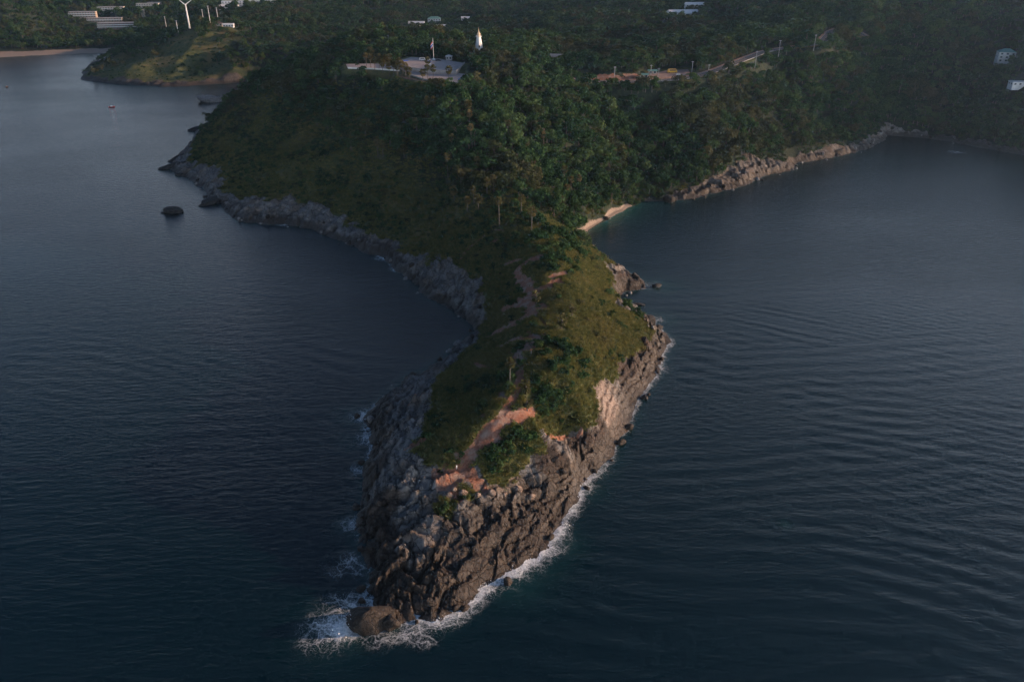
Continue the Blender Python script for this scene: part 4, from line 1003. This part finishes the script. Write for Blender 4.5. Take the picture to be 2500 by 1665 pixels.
# flagpole
def flagpole(u, v, z, h, label):
    x, y = map(float, G(u, v, z)); o = empty('flagpole', (x, y, z), 0, label, 'flagpole'); keepout.append((x, y, 3))
    B().box(-1.2, 1.2, -1.2, 1.2, -.5, .4).box(-.8, .8, -.8, .8, .403, .8).obj('plinth', M['white'], o)
    B().tube([(0, 0, .7), (0, 0, h * .5), (0, 0, h)], [.2, .16, .1], 8).obj('pole', M['white'], o)
    B().lathe([(.05, 0), (.2, .2), (.05, .45)], 8).obj('finial', M['gold'], o, (0, 0, h))
    for i, (m, a, b) in enumerate((('red', 0, 1), ('white', 1, 1.6), ('blue', 1.6, 3), ('white', 3, 3.6), ('red', 3.6, 4.6))):
        V = []; F = []
        for k in range(9):
            xx = -.2 - k * .24; yy = .35 * math.sin(k * .9 + .3) * k / 8; s = k * .28
            V += [(xx, yy, h - 2.2 - a - s), (xx, yy, h - 2.2 - b - s)]
        for k in range(8): F.append((2*k, 2*k+1, 2*k+3, 2*k+2))
        link('flag' if i == 0 else 'flag_stripe', npmesh('flag', V, F), o, mat=M[m])
    return o
flagpole(997, 138, 76.0, 16.5, 'tall white flagpole with drooping red white and blue flag on the upper terrace')
def lamp_mast(name, u, v, z, h, label, cat='mast', r=.22):
    x, y = map(float, G(u, v, z)); o = empty(name, (x, y, z), 0, label, cat); keepout.append((x, y, 2.5))
    B().tube([(0, 0, -3), (0, 0, h * .5), (0, 0, h)], [r, r * .85, r * .6], 8).obj('pole', M['white'], o)
    B().box(-1.1, 1.1, -.12, .12, h - .55, h - .4).box(-1.1, -.7, -.25, .25, h - .39, h + .15).box(.7, 1.1, -.25, .25, h - .39, h + .15).box(-.2, .2, -.25, .25, h - .39, h + .2).obj('lamp_head', M['steel'], o)
lamp_mast('lamp_mast', 895, 116, 74.5, 12.5, 'pale lamp mast rising from the trees left of the flagpole')
for u, v, h, l in [(385,76,24,'slim pale mast on the wind turbine hill, left of the turbine'),(409,72,13,'short mast just left of the wind turbine'),(470,60,24,'first slim mast right of the wind turbine'),(485,62,26,'slim mast in the middle right of the wind turbine'),(503,56,24,'slim mast farthest right of the wind turbine')]:
    X, Y, Z = hit(u, v); lamp_mast('lookout_mast', u, v, float(Z[0]), h, l, 'mast', .4)
def utility_pole(u, v, z, h, label):
    x, y = map(float, G(u, v, z)); o = empty('utility_pole', (x, y, z), random.uniform(-.3, .3), label, 'utility pole', 'utility poles along the coast road'); keepout.append((x, y, 2))
    B().box(-.18, .18, -.18, .18, -2, h).obj('pole', M['concrete'], o); B().box(-1.1, 1.1, -.28, -.18, h - .7, h - .5).obj('crossarm', M['concrete'], o)
    ins = B().lathe([(.09, 0), (.12, .15), (.05, .3)], 6).mesh('insulator')
    for s in (-.95, -.4, .4, .95): link('insulator', ins, o, (s, -.23, h - .5), mat=M['steel'])
for u, v, z, h, l in [(1412,186,62,11,'utility pole at the left end of the level road'),(1495,182,62,11,'utility pole in front of the roadside trees'),(1513,184,62,9,'thin utility pole beside the roadside stalls'),(1628,172,64,8,'utility pole by the parking near the yellow truck'),(1736,152,67,12,'utility pole at the foot of the uphill road'),(1790,126,71,12,'utility pole halfway along the uphill road'),(1871,113,75,12,'utility pole at the top of the uphill road'),(1590,170,63.4,10,'utility pole right of the yellow truck')]:
    utility_pole(u, v, z, h, l)
# wind turbine
X, Y, Z = hit(436, 66); wt = empty('wind_turbine', (float(X[0]), float(Y[0]), float(Z[0]) - .3), R(14), 'white three bladed wind turbine on the grassy far headland', 'wind turbine'); keepout.append((float(X[0]), float(Y[0]), 9))
B().lathe([(2.0, 0), (1.9, .6), (1.3, 1.0)], 14).obj('base', M['concrete'], wt)
B().lathe([(1.45, .9), (1.2, 16), (.85, 35)], 14).obj('tower', M['white'], wt, smooth=True)
nb = B(); nb.box(-1.0, 1.0, -1.9, 3.4, 35.0, 37.0); nb.obj('nacelle', M['white'], wt)
hub = empty('hub_base', (0, -2.6, 36.0)); hub.parent = wt; bpy.data.objects.remove(hub)
B().lathe([(.9, -.7), (.85, .1), (.5, .8), (.05, 1.1)], 12).obj('hub', M['white'], wt, (0, -2.6, 36.0), (R(90), 0, 0))
bl = B()
for i, (s, c, t) in enumerate(((.6, .45, .32), (2.2, .95, .26), (6, .75, .16), (10, .5, .1), (13.5, .15, .04))):
    bl.v += [(-c, -t, s), (c * .6, -t, s), (c * .6, t, s), (-c, t, s)]
    if i: q = (i - 1) * 4; bl.f += [(q + k, q + (k + 1) % 4, q + 4 + (k + 1) % 4, q + 4 + k) for k in range(4)]
bl.f += [(0, 3, 2, 1), (16, 17, 18, 19)]; blm = bl.mesh('blade')
for a in (57, -46, 181): link('blade', blm, wt, (0, -3.0, 36.0), (0, R(a), R(0)), M['white'])
wt.scale = (.82, .82, .82)
# vehicles, stalls and people on the terraces
def car(u, v, z, rz, paint, label, cat='car', L=4.4, H=1.5, W=1.8, van=False, group=None):
    x, y = map(float, G(u, v, z)); o = empty('parked_' + cat.replace(' ', '_'), (x, y, z + .02), R(rz), label, cat, group); keepout.append((x, y, 3.5))
    b = B(); c = .35; h1 = H * .58
    pr = [(-L/2, .35), (-L/2, h1), (-L/2 + L * .08, H * (.95 if van else .62)), (-L/2 + L * .22, H), (L * (.36 if van else .16), H), (L * (.44 if van else .3), h1), (L/2, h1 * .9), (L/2, .35)]
    k = len(pr); V = [(p, -W/2, q) for p, q in pr] + [(p, W/2, q) for p, q in pr]
    b.add(V, [tuple(range(k)), tuple(range(2 * k - 1, k - 1, -1))] + [(i, i + k, (i + 1) % k + k, (i + 1) % k) for i in range(k)]).obj('body', M[paint], o)
    for s in (-1, 1): B().box(-L * .3, L * (.34 if van else .14), s * (W/2 + .005) - .01, s * (W/2 + .005) + .01, h1 + .03, H * .93).obj('window', M['glass'], o)
    wm = B().lathe([(.3, -.1), (.32, 0), (.3, .1)], 12).mesh('wheel')
    for sx_ in (-.31, .31):
        for s in (-1, 1): link('wheel', wm, o, (L * sx_, s * (W/2 - .06), .32), (R(90), 0, 0), M['tyre'])
    return o
car(971, 139.5, 76, 5, 'white', 'white van parked left of the flagpole', 'van', 5.2, 2.1, 1.9, True)
car(985, 141, 76, 0, 'steel', 'silver car parked between the van and the flagpole', 'car')
car(1008, 141, 76, 0, 'darkpaint', 'dark car parked right of the flagpole', 'car')
car(1060, 186, 73.6, 20, 'blue', 'blue car on the lower terrace near the short palm', 'car')
yt = car(1545, 168, 63.2, 2, 'yellow', 'orange yellow truck parked beside the coast road', 'truck', 8.2, 3.0, 2.4, True)
car(1560, 174, 63.2, 4, 'white', 'white car parked in front of the yellow truck', 'car')
building('kiosk', 'small grey kiosk at the right of the upper terrace', 'kiosk', 1032, 139, 5, 4, 1, 0, 2, 'hip', 'concrete', 'steel', z=76, sh=2.8)
def canopy(u, v, z, m, w, label):
    x, y = map(float, G(u, v, z)); o = empty('canopy_stall', (x, y, z), .2, label, 'market stall'); keepout.append((x, y, 3))
    B().hip(-w/2, w/2, -1.5, 1.5, 2.1, .8, .1).obj('canopy', M[m], o); pm = B().box(-.05, .05, -.05, .05, 0, 2.1).mesh('leg')
    for a in (-1, 1):
        for c in (-1, 1): link('leg', pm, o, (a * (w/2 - .1), c * 1.4, 0), mat=M['steel'])
    B().box(-w/2 + .4, w/2 - .4, -1, -.4, .003, .85).obj('counter', M['white'], o)
canopy(994 - 8, 158 - 9, 76, 'blue', 4, 'blue canopy stall at the left end of the upper terrace')
canopy(1066, 184, 73.6, 'blue', 3.2, 'blue and white canopy stall at the right end of the lower terrace')
canopy(930, 148, 73.6, 'blue', 8, 'long low blue canopy behind the last palm of the row')
def person(x, y, z, rz, top, low, label):
    """one continuous standing figure"""
    o = empty('person', (x, y, z), rz, label, 'person')
    vs_ = [(0, 0, .92, .15), (0, 0, 1.2, .16), (0, 0, 1.42, .15), (0, .01, 1.52, .055), (0, .02, 1.64, .105), (0, .02, 1.74, .07), (.1, 0, .86, .095), (.11, .02, .48, .07), (.11, 0, .08, .05), (.11, .13, .04, .04), (-.1, 0, .86, .095), (-.13, -.06, .48, .07), (-.13, -.1, .08, .05), (-.13, .03, .04, .04), (.2, 0, 1.4, .06), (.26, .02, 1.12, .045), (.24, .12, .88, .035), (-.2, 0, 1.4, .06), (-.27, -.02, 1.12, .045), (-.26, .06, .88, .035)]
    ed = [(0, 1), (1, 2), (2, 3), (3, 4), (4, 5), (0, 6), (6, 7), (7, 8), (8, 9), (0, 10), (10, 11), (11, 12), (12, 13), (2, 14), (14, 15), (15, 16), (2, 17), (17, 18), (18, 19)]
    me = bpy.data.meshes.new('body'); me.from_pydata([v[:3] for v in vs_], ed, []); q = link('body', me, o, mat=M[top])
    q.modifiers.new('skin', 'SKIN'); sv = me.skin_vertices[0].data
    for i, v in enumerate(vs_): sv[i].radius = (v[3], v[3])
    sv[0].use_root = True; q.modifiers.new('smooth', 'SUBSURF').levels = 1
    B().lathe([(.19, .5), (.17, .75), (.17, 1.0)], 10).obj('shorts', M[low], o)
    B().lathe([(.115, 1.66), (.11, 1.74), (.04, 1.79)], 8, 0, .01).obj('hair', M['darkpaint'], o)
for u, v, t, lw, l in [(1208, 716, 'terracotta', 'darkpaint', 'person in an orange top standing on the ridge path above the bend'), (1050, 1080, 'white', 'steel', 'person in white standing on the sandy ledge near the tip')]:
    X, Y, Z = hit(u, v); person(float(X[0]), float(Y[0]), float(zat(X, Y)[0]) - .02, random.uniform(0, 6), t, lw, l)
X, Y, Z = hit(1221, 818); mp = empty('marker_post', (float(X[0]), float(Y[0]), float(zat(X, Y)[0])), 0, 'pale wooden marker post beside the ridge path', 'post')
B().box(-.14, .14, -.14, .14, -.5, 2.6).obj('post', M['cream'], mp); B().box(-.35, .35, -.2, -.145, 2.0, 2.7).obj('sign_board', M['terracotta'], mp)
# boats
def boat(u, v, L, m, label, cat, rz):
    x, y = map(float, G(u, v, 0)); o = empty(cat.replace(' ', '_'), (x, y, .1), R(rz), label, cat)
    b = B(); V = []; W = L * .16
    for t, wv, zt in ((-.5, .1, .75), (-.35, .8, .55), (0, 1, .5), (.3, .75, .6), (.5, .08, .95)):
        V += [(t * L, -wv * W, zt), (t * L * .94, -wv * W * .55, -.25), (t * L * .94, wv * W * .55, -.25), (t * L, wv * W, zt)]
    F = [(0, 1, 2, 3), (16, 19, 18, 17)]
    for i in range(4): q = i * 4; F += [(q, q + 4, q + 5, q + 1), (q + 1, q + 5, q + 6, q + 2), (q + 2, q + 6, q + 7, q + 3), (q + 3, q + 7, q + 4, q)]
    b.add(V, F).obj('hull', M[m], o)
    B().box(-L * .18, L * .1, -W * .55, W * .55, .52, 1.15).obj('cabin', M['white' if m == 'red' else 'brown'], o)
boat(257, 247, 6.5, 'red', 'small red boat alone on the open water left', 'boat', 12)
boat(16, 201, 5, 'darkpaint', 'dark little boat at the left edge of the bay', 'fishing boat', 80)

# ------------------------------------------------------------------ single rocks
def rock_mat(name, dark, light):
    n = N(name); p = n.pos(); f = n.noise(p, .8, 5, .65); m = n.noise(p, .25, 4)
    c = n.mix(n.ramp(f, .3, .7), dark, light)
    cr = n.ramp(n.vor(p, .55), 0, .07); c = n.mix(n.math('MULTIPLY', n.math('SUBTRACT', 1.0, cr), .7), c, (.02, .018, .016))
    return n.out(n.bsdf(c, .7, .3, n.bump(n.math('ADD', f, n.math('MULTIPLY', cr, .5)), .6, .9)))
M['wetrock'] = rock_mat('wet_rock', (.016, .012, .009), (.052, .037, .026)); M['blackrock'] = rock_mat('black_rock', (.015, .014, .014), (.05, .045, .04))
M['greyrock'] = rock_mat('grey_rock', (.13, .12, .115), (.31, .285, .265)); M['tanrock'] = rock_mat('tan_rock', (.15, .105, .08), (.34, .25, .19))
def rock_mesh(name, sx_, sy_, sz_, seed, facet=.5, sub=4):
    bm = bmesh.new(); bmesh.ops.create_icosphere(bm, subdivisions=sub, radius=1); V = np.array([v.co[:] for v in bm.verts])
    g = np.random.default_rng(seed)
    for k in range(12):                                     # planes that cut the ball into a block
        nn = g.normal(size=3); nn /= np.linalg.norm(nn); h = g.uniform(.62, .92); e = np.maximum(V @ nn - h, 0); V = V - e[:, None] * nn * facet * 1.6
    V = V * (1 + .16 * fbm(V[:, 0] * 1.6 + seed, V[:, 1] * 1.6 + V[:, 2] * 1.3, 4, seed)[:, None] + .06 * fbm(V[:, 0] * 5 + V[:, 2] * 3, V[:, 1] * 5 + seed, 3, seed + 9)[:, None])
    for i, v in enumerate(bm.verts): v.co = V[i] * (sx_, sy_, sz_)
    me = bpy.data.meshes.new(name); bm.to_mesh(me); bm.free(); me.polygons.foreach_set('use_smooth', [True] * len(me.polygons)); return me
def rock(u, v, z, s, m, label, rot=(0, 0, 0), seed=1, group=None, name='rock', sub=4):
    x, y = map(float, G(u, v, z)); return tag(link(name, rock_mesh(name, *s, seed, sub=sub), None, (x, y, z), tuple(map(R, rot)), M[m]), label, 'rock', group)
rock(850, 1425, 1.0, (7.4, 5.4, 5.8), 'wetrock', 'big dark boulder in the surf off the tip', (8, 18, 25), 11)
rock(897, 1432, .8, (3.4, 2.4, 3.4), 'wetrock', 'wedge shaped dark rock beside the big surf boulder', (0, -25, -30), 8)
rock(398, 486, .6, (7.6, 4.8, 3.0), 'blackrock', 'black lone rock in the water off the west shore', (0, 6, 5), 5)
rock(377, 489, .1, (2.4, 1.8, .9), 'blackrock', 'low black rock washed by foam beside the lone rock', (0, 0, 0), 6)
rock(484, 232, .8, (15, 8, 5.5), 'greyrock', 'greyish reef islet in the far cove', (0, 10, 8), 9)
rock(512, 226, .3, (12, 4, 2.6), 'greyrock', 'low tail of rock behind the reef islet', (0, -4, 14), 10)
rock(1510, 658, .3, (3.0, 2.0, 1.5), 'blackrock', 'small black rock in foam off the east point', (0, 0, 10), 12)
rock(1284, 1093, 3.0, (3.1, 2.6, 4.6), 'tanrock', 'upright pale brown block below the earth bluff', (4, -6, 15), 14)
rock(1262, 1052, 6.5, (5.0, 3.6, 2.4), 'wetrock', 'overhanging brown slab behind the upright block', (8, 22, -25), 15)
rock(1492, 738, 1.4, (4.2, 3.2, 3.6), 'blackrock', 'black jagged rock on the east shore below the shrubs', (10, 10, 30), 17)
rock(1516, 752, .4, (2.0, 1.6, 1.4), 'blackrock', 'small black rock next to the jagged black rock', (0, 0, 60), 18)
rock(1466, 700, .1, (4.0, 1.2, .8), 'blackrock', 'flat black reef rock between the east point and the jagged rock', (0, 0, -10), 19)
rock(398, 384, .8, (14, 3.6, 3.2), 'blackrock', 'long dark slab pointing into the water at the west point', (0, -10, 24), 20)
rock(415, 366, 1.2, (12, 3.6, 3.6), 'blackrock', 'second dark slab above the pointing one at the west point', (0, -12, 20), 21)
rock(462, 297, 1.2, (13, 4, 3.4), 'blackrock', 'dark ledge jutting from the upper west shore', (0, -8, 16), 22)
rock(412, 402, .4, (3.6, 2.2, 1.4), 'blackrock', 'small dark rock just off the west point', (0, 0, 0), 23)
rock(488, 460, 1.0, (9.5, 3, 2.8), 'blackrock', 'dark sloping slab on the west shore, upper of two', (0, -12, 18), 24)
rock(482, 468, .7, (9, 2.2, 2.2), 'blackrock', 'dark sloping slab on the west shore, lower of two', (0, -12, 30), 25)
rock(1540, 459, 1.4, (5.6, 3.6, 3.4), 'wetrock', 'dark round boulder at the east end of the pebble cove', (0, 0, 15), 26)
rock(1392, 503, .7, (2.6, 2.2, 1.8), 'wetrock', 'dark boulder on the sand of the pebble cove', (0, 0, 15), 27)
rock(1330, 548, .6, (5, 2.6, 2.0), 'blackrock', 'dark rock where the cove sand meets the knoll', (0, 0, -20), 28)
for i, (u, v, s, l) in enumerate([(1065,1140,1.7,'rounded tan boulder on the sandy ledge, left of the small green bush'),(1098,1152,1.3,'small tan boulder right of the small green bush at the tip'),(1045,1128,1.0,'small stone at the left of the sandy ledge'),(1130,1140,1.6,'tan boulder under the scrub behind the tip'),(1190,1125,1.8,'tan boulder at the foot of the scrub, right of the path'),(1222,1148,1.5,'angular tan boulder on the right of the tip rocks'),(1160,1138,1.1,'small angular rock behind the tip slabs')]):
    X, Y, Z = hit(u, v); q = rock(u, v, float(zat(X, Y)[0]), (s, s * .8, s * .9), 'tanrock', l, (0, 0, 40 * i), 30 + i, 'boulders at the sandy ledge', 'boulder', 3); q.location = (float(X[0]), float(Y[0]), float(zat(X, Y)[0]) + s * .25)
# loose boulders along the waterline
BM = [[rock_mesh('boulder', 1, .8, .75, 50 + k, sub=3) for k in range(5)] for _ in (0, 1)]
for a, m in zip(BM, ('greyrock', 'wetrock')):
    for me in a: me.materials.append(M[m])
g = np.random.default_rng(21); cnt = 0
for i in range(30, len(CO) - 8):
    if CO[i, 1] > 800 or CO[i, 2] < 5: continue
    a, b_ = CO[i], CO[i + 1]; L = math.hypot(*(b_ - a)[:2]); nn = np.array([-(b_ - a)[1], (b_ - a)[0]]) / max(L, .1)
    for k in range(max(1, int(L / 9))):
        t = g.random(); off_ = g.uniform(-3.5, 6); x, y = (a[:2] + (b_ - a)[:2] * t) + nn * off_
        s = g.uniform(.8, 2.3); wet = g.random() < .55 or CO[i, 3] > .5 or CO[i, 1] < 262; z = max(float(zat(x, y)[0]), -.4)
        q = link('boulder', BM[int(wet)][g.integers(5)], None, (x, y, z + s * .1), tuple(g.uniform(0, 6, 3) * (.15, .15, 1))); q.scale = (s, s, s)
        later(q, ('dark wet' if wet else 'grey') + (' big' if s > 1.6 else ' small') + ' shore boulder', 'rock', 'loose boulders along the waterline', x, y); cnt += 1

# ------------------------------------------------------------------ shrubs on the cape, one by one
SH = [(1245,548,3.4,0),(1262,535,3.2,0),(1292,540,3.6,0),(1312,552,3.6,0),(1322,575,3.4,1),(1300,575,3.2,0),(1272,570,3.0,1),(1245,580,2.8,1),(1258,600,2.6,0),(1338,588,2.6,1),(1288,602,3.0,0),(1310,612,2.8,0),(1272,622,2.6,0),(1325,628,2.2,1),(1240,620,2.0,0),(1215,560,2.4,1),(1188,545,2.2,0),
      (1265,790,2.6,0),(1290,800,2.8,0),(1315,815,2.6,0),(1300,830,2.6,0),(1335,840,2.4,0),(1340,865,2.2,1),(1255,815,2.2,0),(1270,845,2.4,0),(1300,855,2.0,0),(1240,800,1.9,1),
      (1232,882,2.1,0),(1255,905,2.4,0),(1280,918,2.1,1),(1240,925,2.2,0),(1268,938,2.0,0),(1300,900,1.8,1),(1225,905,1.7,1),(1250,952,1.8,0),
      (1170,862,2.2,0),(1150,875,2.4,0),(1125,872,2.2,0),(1100,885,2.0,0),(1075,895,2.0,0),(1120,895,1.8,0),(1110,935,2.0,0),(1098,945,1.7,0),(1170,890,1.6,1),
      (1190,1005,2.0,1),(1215,1015,2.0,1),(1170,1022,2.0,0),(1145,1045,2.2,1),(1125,1060,1.9,1),(1150,1072,2.0,1),(1175,1048,1.8,0),(1205,1040,1.6,0),(1135,1088,1.6,1),(1165,1090,1.4,2),
      (1026,1170,1.6,1),(1016,1178,1.2,1),(1078,1140,1.2,1),(1195,750,1.8,1),(1225,755,1.6,1),(1180,735,1.6,0),(1175,700,2.0,0),(1160,690,1.7,0),(1195,672,1.4,1),(1170,662,1.6,1),
      (1395,682,2.0,1),(1415,690,1.8,0),(1385,700,1.7,1),(1440,715,2.2,1),(1455,725,2.2,0),(1470,735,2.0,1),(1405,725,1.6,0),(1425,750,1.7,1),(1410,810,1.6,0),(1425,830,1.7,1),(1390,785,1.3,2),(1360,690,1.4,2),
      (1195,800,1.5,0),(1180,812,1.3,1),(1200,842,1.5,0),(1165,838,1.6,0),(1005,985,1.5,0),(985,1005,1.5,0),(995,960,1.7,0),(1020,960,1.6,0),(1040,900,1.8,0),(1060,1048,1.3,0),(1035,1045,1.3,0),(1010,1080,1.0,0),
      (1100,810,1.5,1),(1080,870,1.5,1),(1125,770,1.4,1),(1330,700,1.2,2),(1285,690,1.2,1),(1310,660,1.3,2),(1345,740,1.3,2),(1365,770,1.4,2),(1390,830,1.5,2),(1350,900,1.3,2),(1330,940,1.4,2),(1320,965,1.3,2),(1290,970,1.4,1),(1250,975,1.2,2)]
for u, v, r, t in SH:
    r *= 1.45; k = random.choice((1, 2, 3)) if r > 2.1 else 0
    for j in range(1 + k):
        X, Y, Z = hit(u + random.uniform(-14, 14) * (j > 0), v + random.uniform(-10, 10) * (j > 0)); x, y = float(X[0]), float(Y[0]); s = r / 2 * random.uniform(.75, 1.1) * (1 if j == 0 else .8)
        q = link('shrub', SHR[t, random.randrange(2)], None, (x, y, float(zat(X, Y)[0]) - .15), (0, 0, random.uniform(0, 6.28))); q.scale = (s * random.uniform(.9, 1.2), s, s * random.uniform(.85, 1.15))
        later(q, f'{"large" if s > 1.6 else "mid sized" if s > 1.15 else "small"} {TONE[t]} shrub', 'shrub', 'shrubs on the narrow cape', x, y)

# ------------------------------------------------------------------ woods: the 300 that show largest one by one, the rest as one mass
T = plant_all(); Tz = np.concatenate([zat(T[i:i + 20000, 0], T[i:i + 20000, 1]) for i in range(0, len(T), 20000)])
pu, pv, pd = project(T[:, 0], T[:, 1], Tz + 3)
vis = (pu > -20) & (pu < 2374) & (pv > -20) & (pv < 1588)
size = np.where(vis, T[:, 2] / pd, 0); order = np.argsort(-size); pick = np.zeros(len(T), bool); pick[order[:300]] = True
g = np.random.default_rng(31)
for i in np.where(pick)[0]:
    x, y, s, t = T[i]; t = int(t)
    o = empty('broadleaf_tree', (x, y, float(Tz[i]) - .2), g.uniform(0, 6.28), None)
    later(o, f'{"spreading" if s > 1.25 else "broad" if s > 1.08 else "rounded" if s > .9 else "small"} {TONE[t]} tree', 'tree', 'trees on the main hill', x, y)
    o.scale = (s, s * g.uniform(.9, 1.1), s * g.uniform(.85, 1.15))
    link('trunk', TRK[g.integers(3)], o); link('crown', CR[t, int(g.integers(3))], o)
settle_labels()
rest = ~pick; Q = T[rest]; n_ = len(Q)
# whole trees for the mass: trunk and crown in one mesh
whole = []
for t in range(3):
    for k in range(3):
        bm = bmesh.new(); bm.from_mesh(CR[t, k]); n0 = len(bm.faces); bm.from_mesh(TRK[k]); bm.faces.ensure_lookup_table()
        for f in bm.faces[n0:]: f.material_index = 1
        me = bpy.data.meshes.new('tree'); bm.to_mesh(me); bm.free(); me.materials.append(M[LEAF[t]]); me.materials.append(M['bark']); whole.append(me)
gn_scatter('forest', np.stack([Q[:, 0], Q[:, 1], Tz[rest] - .3], 1), Q[:, 2], g.uniform(0, 6.28, n_), Q[:, 3].astype(int) * 3 + g.integers(0, 3, n_), whole, 'dense mixed green wood covering the hills and the land behind')
# scrub and grass
def veg(name, h, box, keep_fn, scl, meshes, label, seed):
    g = np.random.default_rng(seed); x, y = jitter(*box, h, g); k = np.abs(np.arctan2(x, y)) < R(37); x, y = x[k], y[k]
    d = field('d', x, y); k = d > .5; x, y, d = x[k], y[k], d[k]; w = field('w', x, y)
    z, r, dd = ground(x, y, d, w); r, di, sa = masks(x, y, dd, r)
    k = keep_fn(x, y, d, r, di, sa, g) & ~blocked(x, y); x, y, z = x[k], y[k], z[k]; n = len(x)
    gn_scatter(name, np.stack([x, y, z - .05], 1), g.uniform(*scl, n), g.uniform(0, 6.28, n), g.integers(0, len(meshes), n), meshes, label); return n
def grass_ok(x, y, d, r, di, sa, g):
    n = .5 + .5 * fbm(x / 5, y / 5, 3, 101); kp = field('keep', x, y)
    return (g.random(x.shape) > sst(.25, .85, r)) & (di < .35) & (sa < .1) & (g.random(x.shape) < .35 + .9 * n) & (kp < .5)
ng1 = veg('tall_grass', .85, (-80, 100, 190, 440), grass_ok, (.45, 1.7), GRS, 'tall dry grass covering the ridge of the narrow cape', 41)
ng2 = veg('slope_grass', 1.7, (-310, 130, 400, 720), lambda x, y, d, r, di, sa, g: grass_ok(x, y, d, r, di, sa, g) & (field('t', x, y) < .6), (.8, 1.9), GRS, 'rough grass on the west slope of the main hill', 42)
ng5 = veg('ridge_scrub', 2.6, (-80, 100, 190, 470), lambda x, y, d, r, di, sa, g: (r < .55) & (di < .2) & (sa < .1) & (g.random(x.shape) < .08 + .5 * sst(.45, .65, .5 + .5 * fbm(x / 9, y / 9, 3, 107))), (.14, .48), [SHR[0, 0], SHR[1, 0], SHR[1, 1], SHR[2, 0]], 'small wiry scrub dotted through the grass of the narrow cape', 45)
SCR = [SHR[0, 0], SHR[1, 0], SHR[1, 1], SHR[2, 0]]
def scrub_ok(x, y, d, r, di, sa, g):
    n = .5 + .5 * fbm(x / 18, y / 18, 3, 103); t = field('t', x, y); kp = field('keep', x, y)
    return (r < .4) & (di < .25) & (sa < .1) & (kp < .4) & (g.random(x.shape) < .12 + .6 * sst(.40, .56, n) * sst(-.12, .2, t))
ng3 = veg('low_scrub', 2.4, (-420, 480, 380, 900), scrub_ok, (.3, 1.35), SCR, 'low dark scrub between the trees of the main hill', 43)
ng4 = veg('headland_scrub', 4.5, (-640, -240, 960, 1180), lambda x, y, d, r, di, sa, g: (r < .5) & (g.random(x.shape) < .28), (.4, 1.0), SCR, 'low scrub on the grassy far headland', 44)
print('COUNTS trees', len(T), 'grass', ng1, ng2, 'scrub', ng3, ng4, 'boulders', cnt)

# droplets thrown up where the swell breaks on the tip
g = np.random.default_rng(77); Vs = []; Fs = []
for u, v, r, n_, hh in ((800,1436,3.2,420,2.8),(780,1450,3.5,220,1.2),(1118,1352,2.2,160,1.4),(1180,1322,2.5,120,.9),(1335,1118,1.8,90,1.0),(1010,1424,2.2,90,.8),(1300,1205,1.8,70,.8),(832,965,1.6,60,.9)):
    X, Y = map(float, G(u, v, 0))
    for k in range(n_):
        q = np.array([X, Y, .15]) + np.array([g.normal() * r * .6, g.normal() * r * .5, abs(g.normal()) ** 1.3 * hh * .45]); s = g.uniform(.03, .13); a = g.normal(size=3) * s; b = g.normal(size=3) * s; i = len(Vs)
        Vs += [q - a, q + b, q + a, q - b]; Fs.append((i, i + 1, i + 2, i + 3))
M['spray'] = plain('sea_spray', (.8, .82, .83), .9, .03, 1)
tag(link('sea_spray', npmesh('sea_spray', Vs, Fs), mat=M['spray']), 'white spray where the swell breaks on the tip', kind='stuff')
# ------------------------------------------------------------------ haze
HZ = B().box(-5600, 5600, -300, 7400, -4.0, 205).mesh('haze')
hm = N('haze'); pv_ = hm.new('ShaderNodeVolumePrincipled'); pv_.inputs['Color'].default_value = (.55, .78, 1.0, 1); pv_.inputs['Density'].default_value = .000032; pv_.inputs['Anisotropy'].default_value = 0.6
ho = hm.new('ShaderNodeOutputMaterial'); hm.t.links.new(pv_.outputs[0], ho.inputs['Volume'])
tag(link('haze', HZ, mat=hm.m), 'thin morning haze over the coast', kind='stuff')
